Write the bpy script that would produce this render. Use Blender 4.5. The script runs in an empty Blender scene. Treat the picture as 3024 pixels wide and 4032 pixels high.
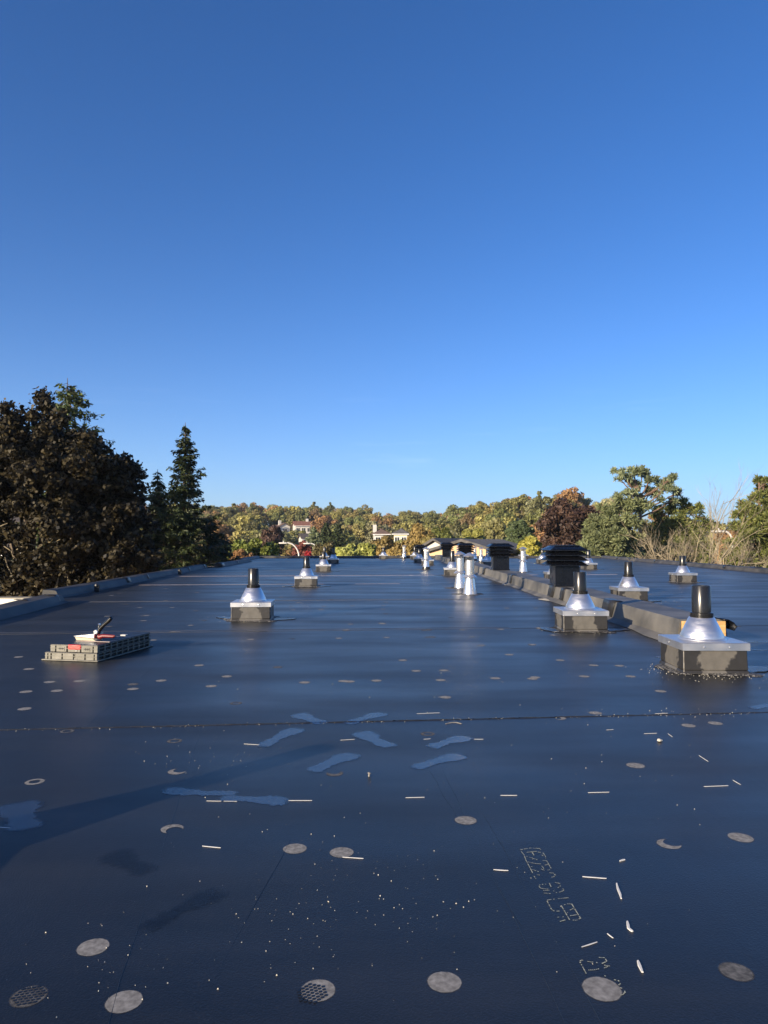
import bpy, math, random
import numpy as np
from mathutils import Vector, Matrix
R = math.radians
random.seed(7)
S = bpy.context.scene
COL = S.collection

# ------------------------------------------------------------------ camera, world, sun, exposure
F_PX, CX, CY, HOR, EYE = 2800.0, 1512.0, 2016.0, 2132.0, 1.0
PITCH = math.atan((HOR - CY) / F_PX)
cam_d = bpy.data.cameras.new("camera")
cam_d.sensor_fit = 'VERTICAL'; cam_d.sensor_height = 36.0; cam_d.sensor_width = 27.0
cam_d.lens = F_PX / 4032.0 * 36.0
cam_d.clip_start = 0.05; cam_d.clip_end = 8000
cam = bpy.data.objects.new("camera", cam_d); COL.objects.link(cam)
cam.location = (0, 0, EYE); cam.rotation_euler = (math.pi / 2 + PITCH, 0, 0)
S.camera = cam

SUN_EL, SUN_AZ = R(14.5), R(224)          # azimuth clockwise from +Y (behind the camera, to the left)
W = bpy.data.worlds.new("World"); S.world = W; W.use_nodes = True
wn, wl = W.node_tree.nodes, W.node_tree.links
bg = wn['Background']
sky = wn.new('ShaderNodeTexSky'); sky.sky_type = 'NISHITA'; sky.sun_disc = False
sky.sun_elevation = SUN_EL; sky.sun_rotation = SUN_AZ
sky.altitude = 0; sky.air_density = .75; sky.dust_density = 0.7; sky.ozone_density = 6.5
bg.inputs['Strength'].default_value = 0.11
# faint cirrus wisps low in the sky, all the way round
tc = wn.new('ShaderNodeTexCoord'); mp = wn.new('ShaderNodeMapping'); mp.inputs['Scale'].default_value = (2.6, 2.6, 34)
nz = wn.new('ShaderNodeTexNoise'); nz.inputs['Scale'].default_value = 2.2; nz.inputs['Detail'].default_value = 6
cr = wn.new('ShaderNodeValToRGB'); cr.color_ramp.elements[0].position = .62; cr.color_ramp.elements[1].position = .82
cr.color_ramp.elements[1].color = (.10, .10, .10, 1)
sx = wn.new('ShaderNodeSeparateXYZ'); mr = wn.new('ShaderNodeMapRange')
mr.inputs['From Min'].default_value = .22; mr.inputs['From Max'].default_value = .10
mul = wn.new('ShaderNodeMath'); mul.operation = 'MULTIPLY'
mixc = wn.new('ShaderNodeMix'); mixc.data_type = 'RGBA'; mixc.inputs['B'].default_value = (7.5, 8.0, 8.6, 1)
hs = wn.new('ShaderNodeHueSaturation'); hs.inputs['Saturation'].default_value = 1.06
wl.new(tc.outputs['Generated'], mp.inputs['Vector']); wl.new(mp.outputs[0], nz.inputs['Vector'])
wl.new(nz.outputs['Fac'], cr.inputs[0]); wl.new(tc.outputs['Generated'], sx.inputs[0]); wl.new(sx.outputs['Z'], mr.inputs['Value'])
wl.new(cr.outputs[0], mul.inputs[0]); wl.new(mr.outputs[0], mul.inputs[1])
wbal = wn.new('ShaderNodeMix'); wbal.data_type = 'RGBA'; wbal.blend_type = 'MULTIPLY'; wbal.inputs['Factor'].default_value = 1; wbal.inputs['B'].default_value = (1.12, .985, 1.0, 1)   # camera white balance
wl.new(sky.outputs[0], hs.inputs['Color']); wl.new(hs.outputs[0], wbal.inputs['A']); wl.new(wbal.outputs['Result'], mixc.inputs['A'])
# pale haze low over the horizon, the same all the way round
hz1 = wn.new('ShaderNodeMath'); hz1.operation = 'ABSOLUTE'; hz2 = wn.new('ShaderNodeMath'); hz2.operation = 'MULTIPLY'; hz2.inputs[1].default_value = -9.0
hz3 = wn.new('ShaderNodeMath'); hz3.operation = 'EXPONENT'; hz4 = wn.new('ShaderNodeMath'); hz4.operation = 'MULTIPLY'; hz4.inputs[1].default_value = .78
mixh = wn.new('ShaderNodeMix'); mixh.data_type = 'RGBA'; mixh.inputs['B'].default_value = (2.75, 3.75, 4.45, 1)
wl.new(sx.outputs['Z'], hz1.inputs[0]); wl.new(hz1.outputs[0], hz2.inputs[0]); wl.new(hz2.outputs[0], hz3.inputs[0]); wl.new(hz3.outputs[0], hz4.inputs[0])
wl.new(hz4.outputs[0], mixh.inputs['Factor']); wl.new(mixc.outputs['Result'], mixh.inputs['A'])
wl.new(mul.outputs[0], mixc.inputs['Factor']); wl.new(mixh.outputs['Result'], bg.inputs['Color'])

sun_d = bpy.data.lights.new("sun", 'SUN'); sun_d.energy = 4.8; sun_d.angle = R(0.53); sun_d.color = (1.0, .83, .60)
sun = bpy.data.objects.new("sun", sun_d); COL.objects.link(sun); sun.location = (-30, -30, 30)
sdir = Vector((math.sin(SUN_AZ) * math.cos(SUN_EL), math.cos(SUN_AZ) * math.cos(SUN_EL), math.sin(SUN_EL)))
sun.rotation_euler = (-sdir).to_track_quat('-Z', 'Y').to_euler()
S.view_settings.view_transform = 'Standard'; S.view_settings.look = 'None'
S.view_settings.exposure = 0.93; S.view_settings.gamma = 1.0
S.view_settings.use_curve_mapping = False
S.render.engine = 'CYCLES'
S.render.resolution_x, S.render.resolution_y = 768, 1024

# ------------------------------------------------------------------ measuring: photo point -> place in the world
def ray(px, py):
    r, u = (px - CX) / F_PX, (CY - py) / F_PX
    c, s = math.cos(PITCH), math.sin(PITCH)
    return Vector((r, c - u * s, s + u * c))
def G(px, py, z=0.0):
    d = ray(px, py); t = (z - EYE) / d.z
    return Vector((d.x * t, d.y * t, z))
def P(px, py, Y):
    d = ray(px, py); t = Y / d.y
    return Vector((d.x * t, Y, EYE + d.z * t))
OV = 3024 / 1659.0
def GO(x, y, z=0.0055): return G(x * OV, y * OV, z)

# ------------------------------------------------------------------ helpers
def tag(o, label=None, cat=None, group=None, kind=None):
    if label: o['label'] = label
    if cat: o['category'] = cat
    if group: o['group'] = group
    if kind: o['kind'] = kind
    return o
def empty(name, loc=(0, 0, 0), rz=0):
    o = bpy.data.objects.new(name, None); COL.objects.link(o)
    o.location = loc; o.rotation_euler = (0, 0, rz); o.empty_display_size = .2
    return o
def link(name, me, parent=None, loc=None, rot=None):
    o = bpy.data.objects.new(name, me); COL.objects.link(o)
    if parent: o.parent = parent
    if loc is not None: o.location = loc
    if rot is not None: o.rotation_euler = rot
    return o
class MB:
    def __init__(s): s.v = []; s.f = []; s.sm = []
    def add(s, vs, fs, smooth=False):
        n = len(s.v); s.v += [tuple(v) for v in vs]; s.f += [tuple(i + n for i in f) for f in fs]; s.sm += [smooth] * len(fs)
        return s
    def box(s, x0, x1, y0, y1, z0, z1):
        return s.add([(x, y, z) for z in (z0, z1) for x, y in ((x0, y0), (x1, y0), (x1, y1), (x0, y1))],
                     [(3, 2, 1, 0), (4, 5, 6, 7), (0, 1, 5, 4), (1, 2, 6, 5), (2, 3, 7, 6), (3, 0, 4, 7)])
    def frustum(s, a, b, z0, z1, cx=0, cy=0):     # a=(hx,hy) at z0, b at z1
        vs = [(cx + sx_ * h[0], cy + sy_ * h[1], z) for h, z in ((a, z0), (b, z1)) for sx_, sy_ in ((-1, -1), (1, -1), (1, 1), (-1, 1))]
        return s.add(vs, [(3, 2, 1, 0), (4, 5, 6, 7), (0, 1, 5, 4), (1, 2, 6, 5), (2, 3, 7, 6), (3, 0, 4, 7)])
    def lathe(s, prof, n=28, cx=0, cy=0, cap=True):
        vs = [(cx + r * math.cos(2 * math.pi * k / n), cy + r * math.sin(2 * math.pi * k / n), z) for r, z in prof for k in range(n)]
        fs = [(i * n + k, i * n + (k + 1) % n, (i + 1) * n + (k + 1) % n, (i + 1) * n + k) for i in range(len(prof) - 1) for k in range(n)]
        s.add(vs, fs, True)
        if cap:
            m = len(s.v) - n * len(prof)
            s.f.append(tuple(m + k for k in reversed(range(n)))); s.sm.append(False)
            s.f.append(tuple(m + (len(prof) - 1) * n + k for k in range(n))); s.sm.append(False)
        return s
    def tube(s, pts, rad, n=6):
        pts = [Vector(p) for p in pts]
        if not hasattr(rad, '__len__'): rad = [rad] * len(pts)
        rings = []
        for i, p in enumerate(pts):
            d = (pts[min(i + 1, len(pts) - 1)] - pts[max(i - 1, 0)]).normalized()
            a = d.cross(Vector((0, 0, 1)) if abs(d.z) < .9 else Vector((1, 0, 0))).normalized(); b = d.cross(a)
            rings += [p + (a * math.cos(2 * math.pi * k / n) + b * math.sin(2 * math.pi * k / n)) * rad[i] for k in range(n)]
        fs = [(i * n + k, i * n + (k + 1) % n, (i + 1) * n + (k + 1) % n, (i + 1) * n + k) for i in range(len(pts) - 1) for k in range(n)]
        fs.append(tuple(range(n - 1, -1, -1))); fs.append(tuple((len(pts) - 1) * n + k for k in range(n)))
        return s.add(rings, fs, True)
    def prism(s, poly, z0, z1):
        n = len(poly)
        vs = [(p[0], p[1], z) for z in (z0, z1) for p in poly]
        return s.add(vs, [tuple(range(n - 1, -1, -1)), tuple(range(n, 2 * n))] + [(k, (k + 1) % n, n + (k + 1) % n, n + k) for k in range(n)])
    def mesh(s, name, mat):
        me = bpy.data.meshes.new(name); me.from_pydata(s.v, [], s.f); me.materials.append(mat)
        me.polygons.foreach_set('use_smooth', s.sm); me.update(); me.set_sharp_from_angle(angle=R(38))
        return me
    def build(s, name, mat, parent=None, loc=None, rot=None):
        return link(name, s.mesh(name, mat), parent, loc, rot)
def copy_tree(o, parent=None):
    c = o.copy(); COL.objects.link(c)
    if parent: c.parent = parent
    for ch in o.children: copy_tree(ch, c)
    return c
def bevel(o, w, seg=2):
    m = o.modifiers.new('bevel', 'BEVEL'); m.width = w; m.segments = seg; m.limit_method = 'ANGLE'; m.angle_limit = R(50)
    return o

# ------------------------------------------------------------------ materials
def mat(name, col, rough=.5, metal=0.0, spec=.5, ior=1.5):
    m = bpy.data.materials.new(name); m.use_nodes = True
    b = m.node_tree.nodes['Principled BSDF']
    b.inputs['Base Color'].default_value = (*col, 1); b.inputs['Roughness'].default_value = rough
    b.inputs['Metallic'].default_value = metal; b.inputs['Specular IOR Level'].default_value = spec; b.inputs['IOR'].default_value = ior
    return m
def nd(m, t, **kw):
    n = m.node_tree.nodes.new(t)
    for k, v in kw.items():
        if k in n.inputs: n.inputs[k].default_value = v
        else: setattr(n, k, v)
    return n
def lk(m, a, b): m.node_tree.links.new(a, b)
def bsdf(m): return m.node_tree.nodes['Principled BSDF']
def noise_col(m, c1, c2, scale=6, detail=5, p0=.35, p1=.65, coord='Object', stretch=(1, 1, 1)):
    tcn = nd(m, 'ShaderNodeTexCoord'); mpn = nd(m, 'ShaderNodeMapping'); mpn.inputs['Scale'].default_value = stretch
    n = nd(m, 'ShaderNodeTexNoise', Scale=scale, Detail=detail)
    lk(m, tcn.outputs[coord], mpn.inputs['Vector']); lk(m, mpn.outputs[0], n.inputs['Vector'])
    r = nd(m, 'ShaderNodeValToRGB'); e = r.color_ramp.elements
    e[0].position, e[1].position = p0, p1; e[0].color = (*c1, 1); e[1].color = (*c2, 1)
    lk(m, n.outputs['Fac'], r.inputs[0]); lk(m, r.outputs[0], bsdf(m).inputs['Base Color'])
    return n, r
def bump(m, scale, strength, dist=.01, detail=4, coord='Object', stretch=(1, 1, 1)):
    tcn = nd(m, 'ShaderNodeTexCoord'); mpn = nd(m, 'ShaderNodeMapping'); mpn.inputs['Scale'].default_value = stretch
    n = nd(m, 'ShaderNodeTexNoise', Scale=scale, Detail=detail); b = nd(m, 'ShaderNodeBump', Strength=strength, Distance=dist)
    lk(m, tcn.outputs[coord], mpn.inputs['Vector']); lk(m, mpn.outputs[0], n.inputs['Vector'])
    lk(m, n.outputs['Fac'], b.inputs['Height'])
    old = bsdf(m).inputs['Normal'].links
    if old: lk(m, old[0].from_socket, b.inputs['Normal'])
    lk(m, b.outputs[0], bsdf(m).inputs['Normal'])
    return b
def rough_noise(m, lo, hi, scale, stretch=(1, 1, 1), detail=4):
    tcn = nd(m, 'ShaderNodeTexCoord'); mpn = nd(m, 'ShaderNodeMapping'); mpn.inputs['Scale'].default_value = stretch
    n = nd(m, 'ShaderNodeTexNoise', Scale=scale, Detail=detail); r = nd(m, 'ShaderNodeMapRange')
    r.inputs['From Min'].default_value = .3; r.inputs['From Max'].default_value = .7
    r.inputs['To Min'].default_value = lo; r.inputs['To Max'].default_value = hi
    lk(m, tcn.outputs['Object'], mpn.inputs['Vector']); lk(m, mpn.outputs[0], n.inputs['Vector'])
    lk(m, n.outputs['Fac'], r.inputs['Value']); lk(m, r.outputs[0], bsdf(m).inputs['Roughness'])

M = {}
m = M['membrane'] = mat('black_rubber_membrane', (.014, .016, .021), .45, 0, .5, 1.5)
n, r_ = noise_col(m, (.005, .0055, .006), (.011, .0115, .0125), 1.1, 8, .3, .7)
tcn = nd(m, 'ShaderNodeTexCoord'); mpn = nd(m, 'ShaderNodeMapping'); mpn.inputs['Scale'].default_value = (.5, 2.2, 1); mpn.inputs['Rotation'].default_value = (0, 0, R(-5))
nA = nd(m, 'ShaderNodeTexNoise', Scale=.8, Detail=9.0, Roughness=.68); lk(m, tcn.outputs['Object'], mpn.inputs['Vector']); lk(m, mpn.outputs[0], nA.inputs['Vector'])
dr = nd(m, 'ShaderNodeValToRGB'); e = dr.color_ramp.elements; e[0].position, e[1].position = .46, .72; e[1].color = (.62, .62, .62, 1)
nB = nd(m, 'ShaderNodeTexNoise', Scale=260.0, Detail=2.0); lk(m, tcn.outputs['Object'], nB.inputs['Vector'])
sp = nd(m, 'ShaderNodeValToRGB'); e = sp.color_ramp.elements; e[0].position, e[1].position = .56, .70; e[1].color = (.7, .7, .7, 1)
ad = nd(m, 'ShaderNodeMix', data_type='RGBA', blend_type='ADD'); ad.inputs['Factor'].default_value = 1
lk(m, nA.outputs['Fac'], dr.inputs[0]); lk(m, nB.outputs['Fac'], sp.inputs[0]); lk(m, dr.outputs[0], ad.inputs['A']); lk(m, sp.outputs[0], ad.inputs['B'])
dm = nd(m, 'ShaderNodeMix', data_type='RGBA'); lk(m, ad.outputs['Result'], dm.inputs['Factor']); lk(m, r_.outputs[0], dm.inputs['A']); dm.inputs['B'].default_value = (.028, .027, .026, 1)
lk(m, dm.outputs['Result'], bsdf(m).inputs['Base Color'])
rough_noise(m, .29, .46, 1.1, (.5, 1.6, 1), 9)
bsdf(m).inputs['Sheen Weight'].default_value = .006; bsdf(m).inputs['Sheen Roughness'].default_value = .5; bsdf(m).inputs['Sheen Tint'].default_value = (.6, .75, 1, 1)
bump(m, 190, .5, .002, 3); bump(m, .7, .10, .05, 2, stretch=(.35, 1.2, 1)); bump(m, 5, .12, .012, 3, stretch=(1.6, .25, 1))
m = M['membrane_edge'] = mat('dusty_rubber_flashing', (.06, .06, .06), .6)
noise_col(m, (.05, .05, .048), (.17, .16, .14), 2.2, 7, .3, .72); bump(m, 30, .25, .004)
m = M['parapet'] = mat('dark_rubber_flashing', (.05, .05, .05), .6)
noise_col(m, (.022, .023, .024), (.085, .08, .072), 2.2, 7, .3, .75); bump(m, 30, .25, .004)
m = M['patch_dark'] = mat('primed_black_patch', (.02, .02, .021), .33); bump(m, 25, .3, .003)
m = M['tape'] = mat('cover_strip_rubber', (.04, .042, .047), .55); noise_col(m, (.03, .031, .034), (.09, .088, .085), 2, 7)
m = M['dust'] = mat('dried_dust', (.2, .19, .175), .85, 0, .2); noise_col(m, (.15, .14, .125), (.33, .31, .275), 40, 5, .3, .7)
m = M['dust_faint'] = mat('thin_dust_film', (.07, .07, .07), .75, 0, .3); noise_col(m, (.05, .05, .05), (.18, .17, .155), 40, 5, .3, .7)
m = M['wet'] = mat('wet_primer', (.012, .015, .022), .20, 0, .5, 2.9); bump(m, 55, .9, .004, 3, stretch=(1, 2.6, 1))
m = M['chalk'] = mat('white_chalk', (.56, .55, .52), .9); M['chalk_pink'] = mat('pinkish_chalk', (.5, .40, .36), .9)
def soft(m, fac_socket, lo, hi, nscale, namp):
    """film that thins out unevenly towards its rim"""
    tcn = nd(m, 'ShaderNodeTexCoord'); geo = nd(m, 'ShaderNodeNewGeometry'); n = nd(m, 'ShaderNodeTexNoise', Scale=nscale, Detail=5.0); lk(m, geo.outputs['Position'], n.inputs['Vector'])
    ma = nd(m, 'ShaderNodeMath', operation='MULTIPLY_ADD'); ma.inputs[1].default_value = namp; lk(m, n.outputs['Fac'], ma.inputs[0]); lk(m, fac_socket(tcn), ma.inputs[2])
    mr = nd(m, 'ShaderNodeMapRange'); mr.inputs['From Min'].default_value = lo; mr.inputs['From Max'].default_value = hi; lk(m, ma.outputs[0], mr.inputs['Value'])
    tr = nd(m, 'ShaderNodeBsdfTransparent'); ms = nd(m, 'ShaderNodeMixShader'); lk(m, mr.outputs[0], ms.inputs[0]); lk(m, tr.outputs[0], ms.inputs[1]); lk(m, bsdf(m).outputs[0], ms.inputs[2])
    lk(m, ms.outputs[0], m.node_tree.nodes['Material Output'].inputs['Surface'])
def rim_attr(m):
    def f(tcn):
        a = nd(m, 'ShaderNodeAttribute'); a.attribute_name = 'rim'; return a.outputs['Fac']
    return f
for nm, c1, c2, hi in (('disc', (.15, .14, .125), (.34, .32, .285), .70), ('disc_faint', (.05, .05, .05), (.19, .18, .165), 1.1)):
    m = M[nm] = mat(nm + '_dust', c1, .85, 0, .2); noise_col(m, c1, c2, 60, 6, .3, .7)
    def radial(tcn, m=m):
        ln = nd(m, 'ShaderNodeVectorMath', operation='LENGTH'); lk(m, tcn.outputs['Object'], ln.inputs[0])
        q = nd(m, 'ShaderNodeMapRange'); q.inputs['From Min'].default_value = .0398; q.inputs['From Max'].default_value = .033; lk(m, ln.outputs['Value'], q.inputs['Value']); return q.outputs[0]
    soft(m, radial, .30, hi, 90, .55)
m = M['wet_foot'] = mat('wet_shoe_print', (.012, .015, .022), .22, 0, .5, 3.0); bump(m, 85, .55, .003, 3, stretch=(1, 2.6, 1)); soft(m, rim_attr(m), .52, 1.15, 95, 1.1)
m = M['dark_foot'] = mat('darker_shoe_print', (.006, .007, .010), .3, 0, .5, 1.5); bump(m, 60, .5, .003, 3, stretch=(1, 2.6, 1)); soft(m, rim_attr(m), .5, 2.8, 85, .9)
m = M['print'] = mat('faded_yellow_print', (.42, .42, .30), .8)
M['crumb'] = mat('pale_crumbs', (.46, .43, .36), .8)
m = M['alu'] = mat('spun_aluminium', (.76, .75, .74), .36, .92); bump(m, 60, .06, .002, 3, stretch=(1, 1, 8)); rough_noise(m, .28, .46, 12, (1, 1, 4))
m = M['cap'] = mat('aluminium_cap_sheet', (.60, .60, .60), .40, .9); bump(m, 6, .18, .01, 2); rough_noise(m, .32, .52, 7)
m = M['galv'] = mat('galvanised_steel', (.84, .81, .75), .3, .85); bump(m, 9, .10, .006, 2); rough_noise(m, .18, .36, 10)
m = M['abs'] = mat('black_plastic_pipe', (.013, .013, .013), .24); bump(m, 40, .05, .001)
m = M['louver'] = mat('black_painted_steel', (.0035, .0042, .0065), .30, 0, .4); rough_noise(m, .22, .36, 8)
m = M['wire'] = mat('steel_wire', (.7, .7, .68), .35, 1.0)
m = M['wood'] = mat('raw_pine_board', (.55, .34, .13), .7); noise_col(m, (.42, .24, .08), (.62, .40, .17), 5, 5, .3, .7, stretch=(1, 1, 14))
m = M['sealant'] = mat('gritty_sealant', (.05, .05, .05), .7)
n, r_ = noise_col(m, (.020, .020, .021), (.34, .32, .28), 70, 6, .50, .66); bump(m, 60, .6, .003)
m = M['cream'] = mat('cream_panel', (.78, .74, .62), .6); noise_col(m, (.7, .66, .55), (.82, .78, .68), 3)
m = M['crate'] = mat('sunlit_black_plastic', (.12, .115, .095), .6); noise_col(m, (.13, .125, .10), (.22, .21, .175), 14, 6, .3, .7)  # black plastic, with the grey of sunlight put into its colour
m = M['crate_top'] = mat('crate_lid_plastic', (.016, .017, .022), .35); rough_noise(m, .28, .5, 6)
M['red'] = mat('red_plastic', (.62, .045, .04), .4); M['maroon'] = mat('maroon_grip', (.14, .012, .016), .45)
M['black'] = mat('black_slot', (.006, .006, .006), .6); M['steel'] = mat('tool_steel', (.62, .62, .60), .28, 1.0)
M['anvil'] = mat('cream_anvil_block', (.55, .50, .36), .6)
# curb box: pale dusty rubber with dark primed corners that bulge inwards low down
m = M['curb_wall'] = mat('curb_rubber', (.05, .05, .045), .5)
tcn = nd(m, 'ShaderNodeTexCoord'); nzn = nd(m, 'ShaderNodeTexNoise', Scale=9.0, Detail=4.0); oin = nd(m, 'ShaderNodeObjectInfo')
addv = nd(m, 'ShaderNodeVectorMath', operation='ADD'); lk(m, tcn.outputs['Object'], addv.inputs[0])
scl = nd(m, 'ShaderNodeVectorMath', operation='SCALE'); scl.inputs[0].default_value = (9, 5, 7); lk(m, oin.outputs['Random'], scl.inputs['Scale'])
lk(m, scl.outputs[0], addv.inputs[1]); lk(m, addv.outputs[0], nzn.inputs['Vector'])
sep = nd(m, 'ShaderNodeSeparateXYZ'); lk(m, tcn.outputs['Object'], sep.inputs[0])
ab1 = nd(m, 'ShaderNodeMath', operation='ABSOLUTE'); ab2 = nd(m, 'ShaderNodeMath', operation='ABSOLUTE')
lk(m, sep.outputs['X'], ab1.inputs[0]); lk(m, sep.outputs['Y'], ab2.inputs[0])
mn = nd(m, 'ShaderNodeMath', operation='MINIMUM'); lk(m, ab1.outputs[0], mn.inputs[0]); lk(m, ab2.outputs[0], mn.inputs[1])
wob = nd(m, 'ShaderNodeMath', operation='MULTIPLY_ADD'); wob.inputs[1].default_value = .26; wob.inputs[2].default_value = -.13
lk(m, nzn.outputs['Fac'], wob.inputs[0])
sm_ = nd(m, 'ShaderNodeMath', operation='ADD'); lk(m, mn.outputs[0], sm_.inputs[0]); lk(m, wob.outputs[0], sm_.inputs[1])
rp = nd(m, 'ShaderNodeValToRGB'); e = rp.color_ramp.elements
e[0].position, e[1].position = .112, .124; e[0].color = (.105, .098, .085, 1); e[1].color = (.022, .021, .02, 1)
lk(m, sm_.outputs[0], rp.inputs[0])
n2 = nd(m, 'ShaderNodeTexNoise', Scale=22.0, Detail=6.0); lk(m, tcn.outputs['Object'], n2.inputs['Vector'])
mx = nd(m, 'ShaderNodeMix', data_type='RGBA', blend_type='MULTIPLY'); mx.inputs['Factor'].default_value = .6
r2 = nd(m, 'ShaderNodeMapRange'); r2.inputs['To Min'].default_value = .45; r2.inputs['To Max'].default_value = 1.5
lk(m, n2.outputs['Fac'], r2.inputs['Value']); lk(m, rp.outputs[0], mx.inputs['A']); lk(m, r2.outputs[0], mx.inputs['B'])
lk(m, mx.outputs['Result'], bsdf(m).inputs['Base Color'])
bump(m, 35, .3, .004)

def leaf_mat(name, c1, c2, rough=.55, objcol=False, trans=.22, spec=.35):
    m = bpy.data.materials.new(name); m.use_nodes = True
    nt = m.node_tree; b = bsdf(m); out = nt.nodes['Material Output']
    geo = nd(m, 'ShaderNodeNewGeometry'); mxr = nd(m, 'ShaderNodeMix', data_type='RGBA')
    lk(m, geo.outputs['Random Per Island'], mxr.inputs['Factor'])
    tcn = nd(m, 'ShaderNodeTexCoord'); n = nd(m, 'ShaderNodeTexNoise', Scale=.55, Detail=2.0)
    lk(m, tcn.outputs['Object'], n.inputs['Vector'])
    vr = nd(m, 'ShaderNodeMapRange'); vr.inputs['From Min'].default_value = .3; vr.inputs['From Max'].default_value = .7
    vr.inputs['To Min'].default_value = .72; vr.inputs['To Max'].default_value = 1.3
    lk(m, n.outputs['Fac'], vr.inputs['Value'])
    if objcol:
        oi = nd(m, 'ShaderNodeObjectInfo')
        h = nd(m, 'ShaderNodeHueSaturation', Value=.82, Saturation=.95); lk(m, oi.outputs['Color'], h.inputs['Color'])
        h2 = nd(m, 'ShaderNodeHueSaturation', Value=1.3, Hue=.494); lk(m, oi.outputs['Color'], h2.inputs['Color'])
        lk(m, h.outputs[0], mxr.inputs['A']); lk(m, h2.outputs[0], mxr.inputs['B'])
    else:
        mxr.inputs['A'].default_value = (*c1, 1); mxr.inputs['B'].default_value = (*c2, 1)
    hv = nd(m, 'ShaderNodeHueSaturation'); lk(m, mxr.outputs['Result'], hv.inputs['Color']); lk(m, vr.outputs[0], hv.inputs['Value'])
    lk(m, hv.outputs[0], b.inputs['Base Color'])
    b.inputs['Roughness'].default_value = rough; b.inputs['Specular IOR Level'].default_value = spec
    tr = nd(m, 'ShaderNodeBsdfTranslucent'); lk(m, hv.outputs[0], tr.inputs['Color'])
    ms = nd(m, 'ShaderNodeMixShader'); ms.inputs[0].default_value = trans
    lk(m, b.outputs[0], ms.inputs[1]); lk(m, tr.outputs[0], ms.inputs[2]); lk(m, ms.outputs[0], out.inputs['Surface'])
    return m
M['far_leaf'] = leaf_mat('autumn_foliage', None, None, objcol=True)
M['maple'] = leaf_mat('purple_maple_leaf', (.006, .006, .005), (.060, .047, .021), .55, trans=.10, spec=.22)
M['beech'] = leaf_mat('dark_red_leaf', (.024, .013, .009), (.085, .048, .031), .6, trans=.12)
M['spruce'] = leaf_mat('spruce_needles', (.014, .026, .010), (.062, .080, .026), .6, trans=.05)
M['spruce_lit'] = leaf_mat('spruce_sunlit_needles', (.030, .050, .012), (.11, .14, .035), .6, trans=.08)  # lighter copy of the spruce needles, sunlight painted into the green
M['pine'] = leaf_mat('pine_needles', (.09, .12, .06), (.27, .30, .16), .6, trans=.12)
M['cedar'] = leaf_mat('grey_green_foliage', (.075, .095, .040), (.21, .23, .105), .65, trans=.10)
M['pine_warm'] = leaf_mat('yellow_green_needles', (.055, .075, .018), (.19, .20, .055), .6, trans=.10)
m = M['bark'] = mat('grey_brown_bark', (.11, .085, .06), .9); noise_col(m, (.06, .045, .032), (.16, .125, .09), 6, 6)
m = M['bark_pale'] = mat('pale_and_sunlit_bark', (.24, .20, .12), .85); noise_col(m, (.15, .12, .07), (.30, .25, .155), 5, 6)
m = M['bark_red'] = mat('red_pine_bark', (.16, .10, .07), .9); noise_col(m, (.10, .065, .045), (.20, .125, .085), 5, 6)
m = M['twig'] = mat('bare_tan_twigs', (.28, .23, .15), .85); noise_col(m, (.17, .14, .095), (.36, .30, .20), 2, 4)
m = M['grass'] = mat('lawn_and_scrub', (.06, .075, .025), .9); noise_col(m, (.035, .05, .015), (.10, .09, .035), .09, 8)
M['siding'] = mat('white_siding', (.52, .50, .46), .7); M['siding_cream'] = mat('cream_siding', (.72, .62, .42), .7)
M['siding_peach'] = mat('peach_siding', (.60, .40, .23), .7); M['siding_grey'] = mat('grey_siding', (.42, .40, .37), .7)
for k, c in (('roof_brown', (.13, .085, .065)), ('roof_grey', (.10, .095, .09)), ('roof_red', (.20, .085, .055)), ('roof_dark', (.07, .06, .055))):
    m = M[k] = mat(k + '_shingles', c, .9); noise_col(m, tuple(x * .7 for x in c), tuple(x * 1.3 for x in c), 3, 6); bump(m, 8, .5, .03)
M['trim'] = mat('white_trim', (.8, .8, .78), .5); M['trim_dark'] = mat('dark_fascia', (.05, .04, .035), .6)
M['glass'] = mat('window_glass', (.03, .035, .04), .08, 0, .6); M['brick'] = mat('chimney_brick', (.30, .15, .10), .85)
m = M['pole'] = mat('lamp_post_aluminium', (.72, .68, .60), .45, .3)
m = M['building'] = mat('brick_building', (.26, .16, .11), .85); noise_col(m, (.2, .12, .08), (.32, .2, .14), 3)

# ------------------------------------------------------------------ terrain
KX = [-6000, -400, 500, 830, 900, 1300, 1420, 1510, 1600, 1750, 1850, 1900, 2000, 2170, 2260, 2400, 2700, 2850, 3300, 9000]
KY = [1995, 2000, 2000, 2003, 1996, 2006, 2004, 2034, 2024, 2020, 1990, 1972, 1954, 1928, 1936, 1974, 2036, 2055, 2055, 2050]
KD = [360, 360, 360, 350, 350, 360, 360, 360, 350, 330, 290, 260, 230, 205, 205, 230, 260, 280, 300, 300]
GROUND = -6.6
def crest(px):
    D = np.interp(px, KX, KD); y = np.interp(px, KX, KY)
    return D, EYE + (HOR - y) / F_PX * D - 9.5
def ground_z(x, y):
    if y < 20: return GROUND
    px = CX + F_PX * x / y
    D, zc = crest(px)
    t = min(max((y - 115) / (D - 115), 0), 1); t = t * t * (3 - 2 * t)
    fade = min(max((y - 20) / 80, 0), 1)
    z = GROUND + (zc - GROUND) * t * fade
    if y > D: z = zc - min((y - D) * .03, zc + 3)
    return z
gm = MB(); ys = [-600, -100, 0, 20, 50, 80, 115] + [115 + 9 * i for i in range(1, 40)] + [520, 600, 800, 1400, 3000, 6000]
NXG = 90
for y in ys:
    for i in range(NXG + 1):
        f = (i / NXG - .5) * 2; x = f * max(420, abs(y) * 1.25)
        gm.v.append((x, y, ground_z(x, y)))
for j in range(len(ys) - 1):
    for i in range(NXG):
        a = j * (NXG + 1) + i; gm.f.append((a, a + 1, a + NXG + 2, a + NXG + 1)); gm.sm.append(True)
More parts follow.
